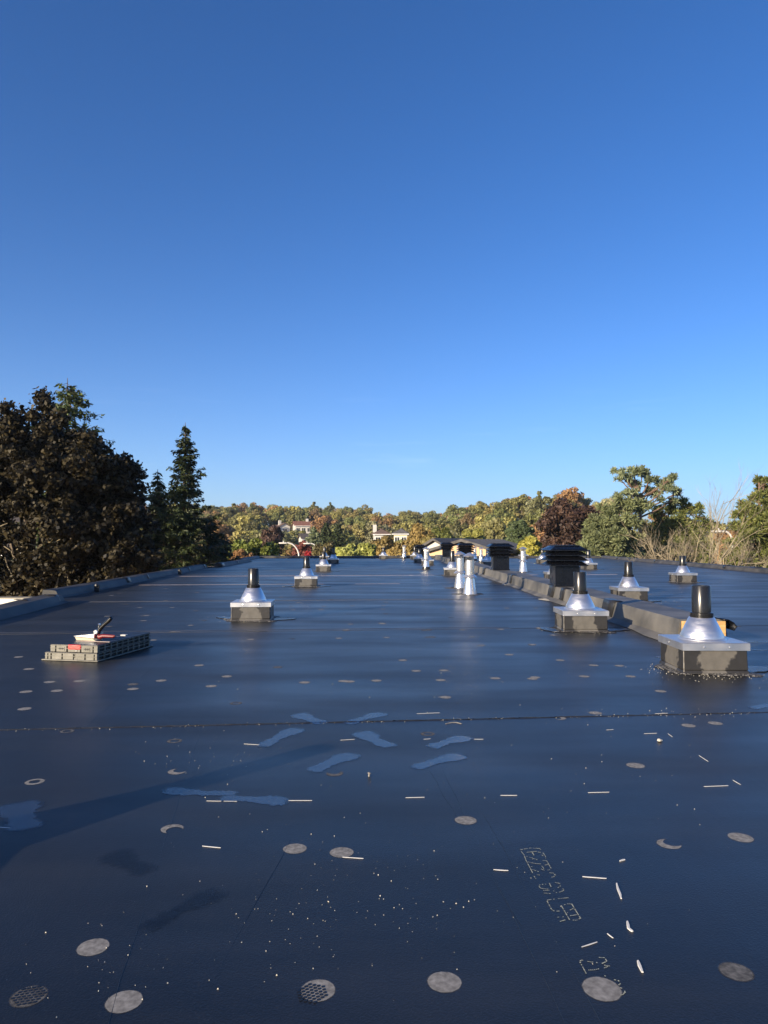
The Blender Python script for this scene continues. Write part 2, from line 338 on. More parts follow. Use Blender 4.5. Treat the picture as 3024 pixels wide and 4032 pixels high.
tag(gm.build('ground', M['grass']), kind='structure')

# ------------------------------------------------------------------ the roof: outline, sheets, parapets
OUT = [(-4.55, -6), (-4.9, 9.0), (-5.28, 11.75), (-5.75, 12.4), (-6.7, 26.8), (-6.35, 27.6), (-6.55, 35.0), (-7.0, 35.3), (-7.45, 42.5), (12.95, 42.5), (11.9, 22), (10.5, -6)]
bld = empty('apartment_block', (0, 0, GROUND)); tag(bld, 'low brick apartment block carrying the wide flat black roof', 'building')
grow = []
for (x, y) in OUT: grow.append((x + (.12 if x > 0 else -.12), y + (.12 if y > 20 else -.12)))
MB().prism(grow, 0, -GROUND - .012).build('wall', M['building'], bld)

roof = empty('roof', (0, 0, 0)); tag(roof, kind='structure')
A5 = R(5.2); U5 = Vector((math.cos(A5), math.sin(A5))); N5 = Vector((-math.sin(A5), math.cos(A5)))
def clip(poly, c, keep_above):
    out = []
    for i in range(len(poly)):
        a, b = Vector(poly[i]), Vector(poly[(i + 1) % len(poly)])
        da, db = N5.dot(a) - c, N5.dot(b) - c
        if not keep_above: da, db = -da, -db
        if da >= 0: out.append(a)
        if da * db < 0: out.append(a + (b - a) * (da / (da - db)))
    return out
SEAMS = [-8, -.35, 3.985, 8.05, 12.2, 16.75, 20.9, 25.0, 29.1, 33.3, 37.5, 46]
for i in range(len(SEAMS) - 1):
    c0, c1 = SEAMS[i], SEAMS[i + 1] + .08
    pl = clip(clip(OUT, c0, True), c1, False)
    if len(pl) < 3: continue
    b = MB(); n = len(pl)
    zt = lambda p: .003 * (1 - (N5.dot(p) - c0) / (c1 - c0))
    b.add([(p.x, p.y, zt(p)) for p in pl] + [(p.x, p.y, -.006) for p in pl],
          [tuple(range(n))] + [tuple(range(2 * n - 1, n - 1, -1))] + [(k, n + k, n + (k + 1) % n, (k + 1) % n) for k in range(n)])
    b.build('membrane_sheet', M['membrane'], roof)
def roof_z(x, y):
    c = N5.x * x + N5.y * y
    for a_, b_ in zip(SEAMS, SEAMS[1:]):
        if a_ <= c < b_: return .003 * (1 - (c - a_) / (b_ + .08 - a_))
    return 0
def on_roof(v, dz=.0007):
    return Vector((v[0], v[1], roof_z(v[0], v[1]) + dz))
def roof_x(y):
    L = [(-6, -4.55), (9, -4.9), (11.75, -5.28), (12.4, -5.75), (26.8, -6.7), (27.6, -6.35), (35, -6.55), (42.5, -7.4)]
    return float(np.interp(y, [a for a, _ in L], [b_ for _, b_ in L])), float(np.interp(y, [-6, 22, 42.5], [10.5, 11.9, 12.95]))
def strip(name, material, c, w, x0, x1, z=.0062, wob=.004, step=.12):
    b = MB(); n = int((x1 - x0) / step); rnd = random.Random(int(c * 100))
    for k in range(n + 1):
        s_ = x0 + (x1 - x0) * k / n
        o1, o2 = rnd.uniform(-wob, wob), rnd.uniform(-wob, wob)
        for o_, zz in ((-w / 2 + o1, z - .003), (-w / 2 + o1 + .002, z), (w / 2 + o2, z), (w / 2 + o2 + .002, z - .003)):
            p = U5 * s_ + N5 * (c + o_); b.v.append((p.x, p.y, zz - z + roof_z(p.x, p.y) + .0014 if zz >= z else roof_z(p.x, p.y) - .001))
    for k in range(n):
        for j in range(3):
            a = k * 4 + j; b.f.append((a, a + 4, a + 5, a + 1)); b.sm.append(False)
    return b.build(name, material, roof)
strip('seam_bead', M['patch_dark'], 3.983, .003, -4.3, 10.3, .0065, .003, .03)
strip('cover_strip', M['tape'], 8.12, .15, -4.1, 2.2, .006, .003)
strip('chalk_line', M['chalk_pink'], 16.78, .035, -4.2, 1.9, .006, .014, .06)
strip('chalk_line', M['chalk'], 16.80, .02, -4.0, -.5, .0075, .008, .06)
strip('seam_bead', M['dust_faint'], 12.2, .05, -4.2, 3.0, .006, .02, .06)
strip('chalk_line', M['chalk_pink'], 20.9, .04, -5, 9, .006, .02, .08)
strip('seam_bead', M['dust_faint'], 25.0, .07, -5, 11, .006, .03, .08)
strip('chalk_line', M['chalk_pink'], 29.1, .04, -5, 3, .006, .02, .1)
strip('seam_bead', M['dust_faint'], 33.3, .09, -5, 11, .006, .04, .1)
# long creases running up the sheets
for (a, b_) in (((1745, 3030), (2235, 4032)), ((1905, 3200), (2370, 4032)), ((1690, 3030), (2050, 3640)), ((330, 2868), (500, 2720)), ((790, 2870), (420, 4032)), ((400, 2810), (760, 2480)), ((1150, 3300), (820, 3900))):
    p, q = G(*a, .004), G(*b_, .004); mb = MB(); L = (q - p).length; k = max(3, int(L / .15))
    perp = Vector((-(q - p).y, (q - p).x, 0)).normalized()
    pts = [on_roof(p.lerp(q, i / k) + perp * random.uniform(-.004, .004), -.0004) for i in range(k + 1)]
    mb.tube(pts, [.0011 + .0004 * math.sin(i) for i in range(k + 1)], 5).build('crease', M['membrane'], roof)

def parapet(name, label, pts, w, h, side, patch_rng, mats=('parapet', 'patch_dark'), patches=()):
    """low rubber-wrapped edge; pts = inner base line, side = +1 when the roof lies to its right"""
    root = empty(name, (pts[0][0], pts[0][1], 0)); tag(root, label, 'parapet', 'low rubber covered roof edges')
    o = Vector(pts[0])
    mb = MB(); secs = []
    prof = [(-.10, .006), (-.035, .035), (0, h - .02), (.02, h), (w, h + .012), (w + .012, h - .05), (w + .012, -.35)]
    N = []
    for i, p in enumerate(pts):
        a = Vector(pts[max(i - 1, 0)]); c = Vector(pts[min(i + 1, len(pts) - 1)]); d = (c - a).normalized()
        N.append(Vector((-d.y, d.x)) * side)
    fine = []
    for i in range(len(pts) - 1):
        L = (Vector(pts[i + 1]) - Vector(pts[i])).length; k = max(1, int(L / .8))
        for j in range(k): fine.append((Vector(pts[i]).lerp(Vector(pts[i + 1]), j / k), N[i].lerp(N[i + 1], j / k)))
    fine.append((Vector(pts[-1]), N[-1]))
    rnd = random.Random(patch_rng)
    for p, n_ in fine:
        jz = rnd.uniform(-.006, .006)
        for (o_, z) in prof:
            q = p + n_ * (o_ + (rnd.uniform(-.008, .008) if z > .01 else rnd.uniform(-.03, .02))) - o
            mb.v.append((q.x, q.y, z + (jz if z > .05 else 0)))
    m_ = len(prof)
    for i in range(len(fine) - 1):
        for j in range(m_ - 1):
            a = i * m_ + j; mb.f.append((a, a + m_, a + m_ + 1, a + 1) if side < 0 else (a + 1, a + m_ + 1, a + m_, a)); mb.sm.append(False)
    mb.f.append(tuple(range(m_))); mb.sm.append(False)
    e_ = (len(fine) - 1) * m_; mb.f.append(tuple(e_ + j for j in reversed(range(m_)))); mb.sm.append(False)
    bo = mb.build('edge_body', M[mats[0]], root)
    # dark lap patches wrapped over the edge
    P0, P1 = Vector(pts[0]), Vector(pts[-1])
    for (t, wd) in patches:
        c = P0.lerp(P1, t); d = (P1 - P0).normalized(); n_ = Vector((-d.y, d.x)) * side
        b = MB()
        for s_ in (-wd / 2, wd / 2):
            for (o_, z) in ((-.03, .045), (.004, h - .02), (.02, h + .014), (w * .8, h + .022)):
                q = c + d * s_ + n_ * (o_ - .012) - o; b.v.append((q.x, q.y, z))
        for j in range(3): b.f.append((j, j + 4, j + 5, j + 1)); b.sm.append(False)
        pm = b.build('lap_patch', M[mats[1]], root)
        so = pm.modifiers.new('solid', 'SOLIDIFY'); so.thickness = .006; so.offset = 0
    return root
parapet('parapet', 'near left roof edge ending in a corner beside the cream panel', [(-4.55, -5.9), (-4.9, 9.0), (-5.26, 11.7)], .26, .13, 1, 1, patches=((.82, .16), (.93, .1), (.985, .14)))
parapet('parapet', 'long left roof edge below the dark purple maple', [(-5.72, 12.45), (-6.12, 18.5), (-6.66, 26.7)], .22, .14, 1, 2, patches=((.3, .3), (.42, .1), (.78, .16), (.97, .2)))
parapet('parapet', 'short far left roof edge between two steps', [(-6.32, 27.65), (-6.52, 34.9)], .25, .14, 1, 3, patches=((.03, .7), (.5, .2)))
parapet('parapet', 'farthest left roof edge running to the back corner', [(-6.97, 35.4), (-7.4, 42.3)], .25, .14, 1, 4, patches=((.5, .2),))
parapet('parapet', 'back roof edge along the far end of the roof', [(-7.4, 42.45), (12.9, 42.45)], .25, .125, 1, 5, patches=((.43, 1.1), (.2, .2), (.55, .3), (.7, .2), (.9, .3)))
parapet('parapet', 'right hand roof edge in front of the bare bushes', [(12.95, 42.4), (11.9, 22), (10.5, -5.9)], .25, .15, 1, 6, patches=((.07, .3), (.2, .25), (.28, .2), (.355, .3), (.40, .5), (.425, .14), (.46, .2)))
# little downturned corner plugs on the left edge
for (px, py) in ((382, 2330), (708, 2262)):
    g = G(px, py); b = MB(); b.box(-.05, .05, -.03, .03, 0, .15); b.lathe([(.035, .10), (.04, .13), (.02, .17)], 10, 0, -.02)
    e_ = empty('scupper_strap', g); tag(e_, 'small black strap with bright bolt on left roof edge, ' + ('nearer one' if px < 500 else 'farther one'), 'strap')
    o = b.build('strap', M['patch_dark'], e_); bevel(o, .008)
    MB().lathe([(.018, 0), (.02, .012), (.008, .02)], 10).build('bolt', M['steel'], e_, (.0, -.032, .12), (R(90), 0, 0))
cp = empty('cream_panel', (-6.22, 12.1, -.45)); tag(cp, 'cream coloured upright panel beyond the near left roof corner', 'panel')
o = MB().box(-.68, .68, -.03, .03, 0, .49).build('sheet', M['cream'], cp); bevel(o, .01)
MB().box(-.70, .70, -.045, .045, .491, .515).build('edge_trim', M['membrane_edge'], cp)
MB().box(-.69, .69, .032, .12, -.3, .48).build('backing', M['membrane_edge'], cp)

# ------------------------------------------------------------------ ridge curb with wood end
CXL, CXR, CZ, CY0, CY1 = 2.90, 3.34, .235, 7.0, 40.5
rc = empty('ridge_curb', ((CXL + CXR) / 2, CY0, 0)); tag(rc, 'long low rubber covered curb running up the middle of the roof', 'curb')
mb = MB(); rnd = random.Random(3); n = 60
hw = (CXR - CXL) / 2
prof = [(-hw - .12, .006), (-hw - .03, .05), (-hw, CZ - .03), (-hw + .012, CZ), (hw - .012, CZ + .004), (hw, CZ - .03), (hw + .03, .05), (hw + .12, .006)]
for k in range(n + 1):
    y = (CY1 - CY0) * k / n + .01; a = rnd.uniform(-.003, .003); c = rnd.uniform(-.004, .004)
    for (x, z) in prof: mb.v.append((x + a + (rnd.uniform(-.03, .03) if z < .01 else 0), y, z + (c if z > .1 else 0)))
m_ = len(prof)
for k in range(n):
    for j in range(m_ - 1):
        a = k * m_ + j; mb.f.append((a, a + 1, a + m_ + 1, a + m_)); mb.sm.append(False)
mb.f.append(tuple(reversed(range(m_)))); mb.sm.append(False); mb.f.append(tuple(n * m_ + j for j in range(m_))); mb.sm.append(False)
mb.build('curb_body', M['membrane_edge'], rc)
we = MB().box(-hw + .01, hw - .01, -.035, .004, .0, CZ - .012).build('end_board', M['wood'], rc); bevel(we, .004)
we2 = MB().box(-hw + .012, -hw + .05, -.06, -.037, .0, CZ - .02).build('end_board', M['wood'], rc)
fl = MB(); pts = [(hw - .05, -.06, CZ + .008), (hw + .01, -.06, CZ + .006), (hw + .055, -.065, CZ - .02), (hw + .085, -.07, CZ - .06), (hw + .055, -.07, CZ - .10)]
for (x, y, z) in pts: fl.v += [(x, y, z), (x - .01, y + .3, z + .006)]
for k in range(len(pts) - 1): fl.f.append((2 * k, 2 * k + 2, 2 * k + 3, 2 * k + 1)); fl.sm.append(True)
o = fl.build('loose_flap', M['louver'], rc); so = o.modifiers.new('solid', 'SOLIDIFY'); so.thickness = .008
for (y, wd, tone) in ((2.2, .45, 0), (4.55, .25, 0), (5.3, .4, 0), (9.2, .25, 0), (13.6, .4, 0), (19, .5, 0), (26, .4, 0)):
    b = MB()
    for s_ in (-wd / 2, wd / 2):
        for (x, z) in ((-hw - .037, .05), (-hw - .008, CZ - .03), (-hw + .006, CZ + .010), (-hw + .10, CZ + .013)):
            b.v.append((x, y + s_ + (.02 if z < .1 else 0), z))
    for j in range(3): b.f.append((j, j + 1, j + 5, j + 4)); b.sm.append(False)
    o = b.build('lap_patch', M['patch_dark'], rc); so = o.modifiers.new('solid', 'SOLIDIFY'); so.thickness = .006; so.offset = 0
for (y, s_) in ((5.2, .25), (9.4, .12)):      # spilled foam at the foot of the curb
    b = MB(); nn = 18
    for k in range(nn):
        a = 2 * math.pi * k / nn; r_ = s_ * random.uniform(.6, 1.1); b.v.append((-hw - .14 + math.cos(a) * r_ * .45, y + math.sin(a) * r_, .008))
    b.v.append((-hw - .14, y, .03))
    for k in range(nn): b.f.append((k, (k + 1) % nn, nn)); b.sm.append(True)
    b.build('foam_spill', M['crumb'], rc)

# ------------------------------------------------------------------ pipe vents on boxed curbs
BW, BH = .24, .185
def make_vent(slim=1.0):
    root = empty('pipe_vent')
    mb = MB().frustum((BW + .012, BW + .012), (BW, BW), .004, .03).frustum((BW, BW), (BW - .004, BW - .004), .03, BH)
    o = mb.build('curb_box', M['curb_wall'], root); bevel(o, .006, 2)
    MB().box(-BW - .0035, -BW + .002, -BW - .0035, -BW + .002, .02, BH - .007).build('corner_seam', M['dust'], root)
    c = BW + .012
    mc = MB()
    for (x0, x1, y0, y1) in ((-c, c, -c, -c + .003), (-c, c, c - .003, c), (-c, -c + .003, -c + .0035, c - .0035), (c - .003, c, -c + .0035, c - .0035)):
        mc.box(x0, x1, y0, y1, BH - .006, BH + .046)
    mc.frustum((c, c), (c - .004, c - .004), BH + .0465, BH + .051)
    cap = mc.build('metal_cap', M['cap'], root)
    for (x, y, rx, ry) in ((-.09, -c - .001, R(90), 0), (.1, -c - .001, R(90), 0), (-c - .001, .02, 0, R(-90))):
        MB().lathe([(.006, 0), (.007, .002), (.003, .004)], 8).build('screw', M['galv'], cap, (x, y, BH + .02), (rx, ry, 0))
    zc = BH + .0515
    MB().lathe([(.178, zc), (.176, zc + .006), (.164, zc + .014), (.161, zc + .03), (.095, zc + .165), (.090, zc + .168)], 40).build('cone', M['alu'], root)
    zp = zc + .166
    MB().lathe([(.084, zp), (.0855, zp + .004), (.0855, zp + .036), (.081, zp + .040), (.072, zp + .041)], 32).build('collar', M['abs'], root)
    zp += .04
    MB().lathe([(.0705, zp - .02), (.0705, zp + .196), (.069, zp + .198), (.063, zp + .198), (.063, zp + .02)], 36).build('pipe', M['abs'], root)
    return root
def skirt(seed, r0=.30, r1=.42):
    b = MB(); rnd = random.Random(seed); n = 44; ph = [rnd.uniform(0, 6.28) for _ in range(4)]
    for k in range(n):
        a = 2 * math.pi * k / n; sq = min(1 / max(abs(math.cos(a)), abs(math.sin(a))), 1.28)
        ro = r0 * sq * (1.0 + .13 * math.sin(3 * a + ph[0]) + .08 * math.sin(7 * a + ph[1]) + rnd.uniform(-.03, .03))
        b.v += [(BW * .9 * sq * math.cos(a), BW * .9 * sq * math.sin(a), .011), (ro * .96 * math.cos(a), ro * .96 * math.sin(a), .009), (ro * math.cos(a), ro * math.sin(a), .003)]
    for k in range(n):
        for j in range(2):
            a_, c_ = k * 3 + j, ((k + 1) % n) * 3 + j; b.f.append((a_, a_ + 1, c_ + 1, c_)); b.sm.append(False)
    return b
def puddle(seed, rx, ry):
    b = MB(); rnd = random.Random(seed); n = 22
    for k in range(n):
        a = 2 * math.pi * k / n; q = 1 + .25 * math.sin(2 * a + seed) + rnd.uniform(-.12, .12)
        b.v.append((rx * q * math.cos(a), ry * q * math.sin(a), 0))
    b.v += [(x, y, -.004) for x, y, _ in b.v[:n]]
    b.f += [tuple(range(n))] + [(k, n + k, n + (k + 1) % n, (k + 1) % n) for k in range(n)]; b.sm += [False] * (n + 1)
    return b
skirts = [skirt(s).mesh('sealant_skirt', M['sealant']) for s in (1, 2, 3, 4)]
puds = [puddle(s, .16, .09).mesh('primer_smear', M['wet']) for s in (1, 2, 3)]
proto = make_vent(); used = [False]
def vent(loc, rz, label, scale=1.0, pipe=1.0):
    o = copy_tree(proto) if used[0] else proto
    used[0] = True
    o.location = (loc[0], loc[1], .002); o.rotation_euler = (0, 0, rz); o.scale = (scale,) * 3
    tag(o, label, 'roof vent', 'black pipe vents on square metal capped curbs')
    i = random.randrange(100)
    link('sealant_skirt', skirts[i % 4], o, (0, 0, 0), (0, 0, R(90 * (i % 3))))
    for k in range(2): link('primer_smear', puds[(i + k) % 3], o, (random.choice((-1, 1)) * .36, random.uniform(-.1, .2), .0085 + .001 * k), (0, 0, random.uniform(0, 3)))
    if pipe != 1.0:
        for ch in o.children:
            if ch.name.startswith('pipe'):
                z0 = .40; ch.scale = (1, 1, pipe); ch.location = (0, 0, z0 * (1 - pipe))
    return o
def vent_px(xl, xr, yb, rz, label, pipe=1.0):
    a, b_ = G(xl, yb), G(xr, yb)
    return vent(((a.x + b_.x) / 2, a.y + BW), rz, label, 1.0, pipe)
vent_px(2699, 2946, 2657, R(-1.0), 'largest pipe vent, nearest at right before the wooden curb end', 1.04)
vent_px(2221, 2398, 2490, R(-1.5), 'second nearest pipe vent, standing just left of the long curb')
vent_px(2434, 2558, 2371, R(-1.0), 'pipe vent right behind the near end of the long curb', 1.05)
vent_px(2662, 2749, 2295, R(1.0), 'lone pipe vent farthest to the right, before the bare bushes')
vent_px(911, 1055, 2447, R(3), 'nearest pipe vent on the left half, between crate and curb')
vent_px(1160, 1244, 2312, R(3), 'left side pipe vent second from the camera, on the chalk line', 1.05)
vent_px(1243, 1301, 2251, R(2), 'left side pipe vent third from the camera')
vent_px(1291, 1332, 2219, R(2), 'left side pipe vent fourth from the camera, with a tall pipe', 1.25)
vent_px(1259, 1293, 2207, R(2), 'left side pipe vent hidden behind the third one', 1.25)
vent_px(1493, 1527, 2201, 0, 'lone small pipe vent near the middle of the back roof edge')
vent_px(1617, 1651, 2202, 0, 'pipe vent far back, before the farthest louvred turret', 1.3)
vent_px(1632, 1672, 2216, 0, 'far pipe vent just left of the black footed metal flue', 1.05)
vent_px(1657, 1713, 2226, 0, 'pipe vent half hidden behind the black footed metal flue')
vent_px(1751, 1817, 2268, R(-2), 'pipe vent with tall black pipe left of the twin metal flues', 1.35)
vent_px(2151, 2240, 2290, R(-1), 'pipe vent mostly hidden behind the biggest louvred turret')
vent_px(2114, 2167, 2219, 0, 'small far pipe vent left of the biggest louvred turret', 1.25)
vent_px(2292, 2358, 2243, 0, 'pipe vent peeking out right of the biggest louvred turret', 1.25)
vent_px(2045, 2083, 2201, 0, 'farthest pipe vent on the right half, behind the single metal flue', .6)
vent_px(1898, 1950, 2230, 0, 'pipe vent low behind the curb, left of second louvred turret')
vent_px(1742, 1782, 2203, 0, 'pipe vent at the back between two louvred turrets')
vent((-2.06, 1.67), R(4), 'pipe vent just outside the left of the view, throwing the long shadow', 1.0, 1.05)

# ------------------------------------------------------------------ metal flues
def make_flue(foot):
    root = empty('metal_flue')
    mb = MB().lathe([(.132, .004), (.130, .012), (.081, .33), (.08, .335)], 36)
    mb.build('flashing_cone', M['galv'], root)
    if foot:
        MB().lathe([(.150, .004), (.1385, .012), (.128, .10), (.121, .101)], 36, cap=False).build('rubber_foot', M['patch_dark'], root)
    MB().lathe([(.136, .318), (.137, .321), (.088, .372), (.086, .372), (.132, .318)], 36, cap=False).build('storm_collar', M['galv'], root)
    p = MB().lathe([(.084, .30), (.084, .64), (.081, .64)], 36, cap=False)
    p.lathe([(.0865, .50), (.0865, .512)], 36, cap=False); pb = p.build('pipe', M['galv'], root)
    w = MB()
    for k in range(22):
        a = 2 * math.pi * k / 22; w.tube([(.078 * math.cos(a), .078 * math.sin(a), .635), (.078 * math.cos(a), .078 * math.sin(a), .735)], .0022, 4)
    for z in (.66, .685, .71):
        w.tube([(.078 * math.cos(a), .078 * math.sin(a), z) for a in [2 * math.pi * k / 20 for k in range(21)]], .002, 4)
    w.build('bird_mesh', M['wire'], root)
    MB().lathe([(.128, .712), (.130, .718), (.085, .748), (.035, .775), (.004, .785)], 32).build('rain_cap', M['galv'], root)
    MB().box(-.018, .018, -.0865, -.084, .45, .49).build('tag_plate', M['chalk'], root)
    return root
fl0 = {0: make_flue(0), 1: make_flue(1)}; fused = {0: False, 1: False}
for (px, py, foot, lb, s_) in ((1850, 2344, 0, 'right and nearer one of the twin bright metal flues', 1.0), (1812, 2320, 0, 'left and farther one of the twin bright metal flues', 1.0),
        (1678, 2247, 1, 'metal flue with black rubber foot, standing left of the curb', 1.02), (1870, 2212, 1, 'left one of two small flues behind the curb', .95),
        (1894, 2219, 1, 'right one of two small flues behind the curb', .92), (2060, 2256, 0, 'single bright metal flue right of the long curb', 1.05), (1591, 2204, 1, 'farthest metal flue, near the back roof edge', 1.0)):
    o = copy_tree(fl0[foot]) if fused[foot] else fl0[foot]; fused[foot] = True
    g = G(px, py - 4); o.location = (g.x, g.y, .002); o.scale = (s_,) * 3; o.rotation_euler = (0, 0, random.uniform(-.5, .5))
    tag(o, lb, 'flue', 'bright metal flues with rain caps')
    link('sealant_skirt', skirts[int(px) % 4], o, (0, 0, .0), (0, 0, random.uniform(0, 3))).scale = (.8, .8, 1)

# ------------------------------------------------------------------ louvred turrets on the curb
def make_turret():
    root = empty('louvred_turret')
    sx_, sy_ = .195, .235
    st = MB().box(-sx_, sx_, -sy_, sy_, 0, .60); st.box(-sx_ - .025, sx_ + .025, -sy_ - .025, sy_ + .025, 0, .03)
    o = st.build('stem', M['louver'], root); bevel(o, .004)
    for x in (-1, 1): MB().box(x * sx_ - .012, x * sx_ + .012, -sy_ - .004, -sy_ + .012, .031, .34).build('corner_angle', M['louver'], root)
    for z in (.355, .44, .525):
        b = MB(); ho, hi = (sx_ + .125, sy_ + .125), (sx_ + .035, sy_ + .035)
        vs = []
        for (h, zz) in ((hi, z + .075), (ho, z + .012), (ho, z), ((ho[0] - .012, ho[1] - .012), z), ((ho[0] - .012, ho[1] - .012), z + .008), (hi, z + .068)):
            vs += [(a * h[0], c * h[1], zz) for a, c in ((-1, -1), (1, -1), (1, 1), (-1, 1))]
        fs = []
        for j in range(6):
            for k in range(4): fs.append((j * 4 + k, ((j + 1) % 6) * 4 + k, ((j + 1) % 6) * 4 + (k + 1) % 4, j * 4 + (k + 1) % 4))
        b.add(vs, fs); b.build('louver', M['louver'], root)
    c = MB().frustum((sx_ + .125, sy_ + .125), (sx_ + .125, sy_ + .125), .604, .622)
    c.frustum((sx_ + .124, sy_ + .124), (sx_ + .02, sy_ + .03), .6225, .69); c.box(-sx_ - .012, sx_ + .012, -sy_ - .02, sy_ + .02, .6905, .705)
    o = c.build('cap', M['louver'], root); bevel(o, .003, 1)
    return root
tp = make_turret(); tu = False
for (Y, s_, lb) in ((12.35, 1.0, 'biggest and nearest black louvred turret on the curb'), (19.2, 1.02, 'second nearest black louvred turret on the curb'),
        (27.3, 1.0, 'third black louvred turret on the curb, behind the twin flues'), (35.5, 1.02, 'fourth black louvred turret on the curb'), (40.0, .9, 'farthest and smallest black louvred turret, left of the others')):
    o = copy_tree(tp) if tu else tp; tu = True
    x = (CXL + CXR) / 2
    o.location = (x, Y, CZ - .002) if Y < 39 else (2.05, Y, .004); o.scale = (s_,) * 3
    if Y > 39: o.scale = (.9, .9, 1.15)
    tag(o, lb, 'roof turret', 'black louvred turrets along the curb')

# ------------------------------------------------------------------ folded crates and the hand cutter
fl_, fr_, br_ = G(177, 2600), G(409, 2597), G(613, 2539)
cw = (fr_ - fl_).length; cang = math.atan2((br_ - fr_).x, (br_ - fr_).y)
cl = (br_ - fr_).length
def crate(name, w, d, h, z, label, front_slot, loc, rz, red=False):
    root = empty(name, (loc[0], loc[1], z), rz); tag(root, label, 'crate', 'two folded plastic crates lying stacked')
    t = .012
    MB().box(.012, w - .012, .014, d - .014, 0, h - .004).build('core', M['black'], root)
    MB().box(.004, w - .004, .004, d - .004, h - .0035, h + .003).build('lid', M['crate_top'], root)
    # front face: separate panels between dark gaps, with a handle slot in the middle
    fx = [(0.0, .045), (.055, .15), (.162, .255), (w - .255 + .05, w - .16), (w - .15, w - .045), (w - .036, w)]
    if front_slot: fx = [(.0, .022), (.03, .052), (.062, .155), (.165, .262), (w - .2, w - .115), (w - .105, w - .03), (w - .022, w)]
    for (a, b_) in fx:
        o = MB().box(a, b_, 0, .018, .002, h - .002).build('front_panel', M['crate'], root); bevel(o, .002, 1)
    for zz in (h * .5, h - .006): MB().box(0, w, -.004, -.0005, zz, zz + .004).build('front_rib', M['crate'], root)
    if front_slot:
        for k in range(14):
            x = .268 + k * ((w - .205 - .268) / 14); MB().box(x, x + .005, .003, .0125, .018, h - .01).build('grille_bar', M['crate'], root)
        MB().box(.30, w - .21, -.002, .01, .001, .02).build('front_panel', M['crate'], root)
    if red:
        o = MB().box(.165, .285, -.005, .010, h - .036, h + .004).build('latch_handle', M['red'], root); bevel(o, .008, 3)
        MB().box(.245, w - .2, -.002, .01, .008, .02).build('label_strip', M['chalk'], root)
        for x in (.075, w - .125):
            p = MB(); p.box(x, x + .055, -.004, -.001, .014, h - .016); q = p.build('knob_plate', M['crate'], root)
            for k in (.015, .035):
                MB().box(x + k, x + k + .006, -.006, -.0045, .02, h - .022).build('knob', M['black'], q)
            MB().box(x + .006, x + .05, -.0075, -.0062, h / 2 - .003, h / 2 + .003).build('knob', M['black'], q)
    # right and left sides: recessed bays with ribs
    nb = 9
    for side in (0, 1):
        xs = (w - .014, w) if side else (0, .014)
        for k in range(nb + 1):
            y = .018 + (d - .036 - .012) * k / nb; MB().box(xs[0], xs[1], y, y + .012, .001, h - .001).build('side_rib', M['crate'], root)
        for zz in (.001, h * .5, h - .006):
            MB().box(xs[0] - .001, xs[1] + .0015, .018, d, zz, zz + .005).build('side_rail', M['crate'], root)
    return root
ca = -cang
lo = crate('folded_crate', cw, cl, .060, .008, 'lower of two folded black plastic crates, with slotted grille front', True, fl_, ca)
sk = MB(); sk.box(-.02, cw + .02, -.022, cl + .02, -.004, .006); o = sk.build('base_lip', M['crate'], lo); bevel(o, .004)
off = Matrix.Rotation(ca, 3, 'Z') @ Vector((.045, .006, 0))
up = crate('folded_crate', cw - .045, cl - .01, .060, .0725, 'upper folded black plastic crate with red latch, tool on top', False, fl_ + off, ca, True)
for (yy, x0, x1) in ((.20, .10, cw - .06), (.52, .20, cw - .055)):
    MB().box(x0, x1, yy, yy + .012, .0632, .0662).build('edge_strip', M['chalk_pink'], up)
MB().box(cw - .2, cw - .15, .60, .64, .0632, .072).build('foam_bit', M['chalk'], up)
MB().box(.02, cw - .07, .36, .364, .0632, .0648).build('lid_groove', M['black'], up)
tpos = fl_ + Matrix.Rotation(ca, 3, 'Z') @ Vector((.25, .30, 0))
tool = empty('hand_cutter', (tpos.x, tpos.y, .0725 + .063), ca - R(8)); tool.scale = (1.2, 1.2, 1.2); tag(tool, 'hand cutter with dark upright handle and maroon grip, lying on crates', 'tool')
o = MB().add([(-.11, -.045, .001), (.06, -.045, .001), (.06, .03, .001), (-.11, .03, .001), (-.12, -.05, .022), (.04, -.05, .016), (.05, .03, .03), (-.10, .03, .03)],
             [(3, 2, 1, 0), (4, 5, 6, 7), (0, 1, 5, 4), (1, 2, 6, 5), (2, 3, 7, 6), (3, 0, 4, 7)]).build('anvil_block', M['anvil'], tool)
o = MB().add([(-.13, -.05, .028), (.05, -.05, .022), (.055, .04, .045), (-.10, .04, .036), (-.13, -.05, .031), (.05, -.048, .052), (.055, .04, .060), (-.10, .04, .040)],
             [(3, 2, 1, 0), (4, 5, 6, 7), (0, 1, 5, 4), (1, 2, 6, 5), (2, 3, 7, 6), (3, 0, 4, 7)]).build('blade', M['steel'], tool)
MB().lathe([(.016, -.02), (.02, -.016), (.02, .016), (.016, .02)], 14).build('pivot', M['steel'], tool, (.045, -.01, .062), (R(90), 0, 0))
MB().tube([(.045, -.01, .05), (.068, -.01, .085), (.10, -.01, .115), (.145, -.01, .148), (.165, -.01, .168), (.168, -.01, .178)], [.016, .017, .014, .016, .014, .008], 10).build('upper_handle', M['abs'], tool)
MB().tube([(.055, -.012, .09), (.06, -.012, .118), (.07, -.012, .12)], [.006, .008, .006], 8).build('catch', M['steel'], tool)
MB().tube([(.05, -.012, .036), (.075, -.012, .026), (.10, -.012, .036), (.19, -.012, .036), (.205, -.012, .04)], [.016, .02, .014, .012, .006], 10).build('lower_handle', M['maroon'], tool)

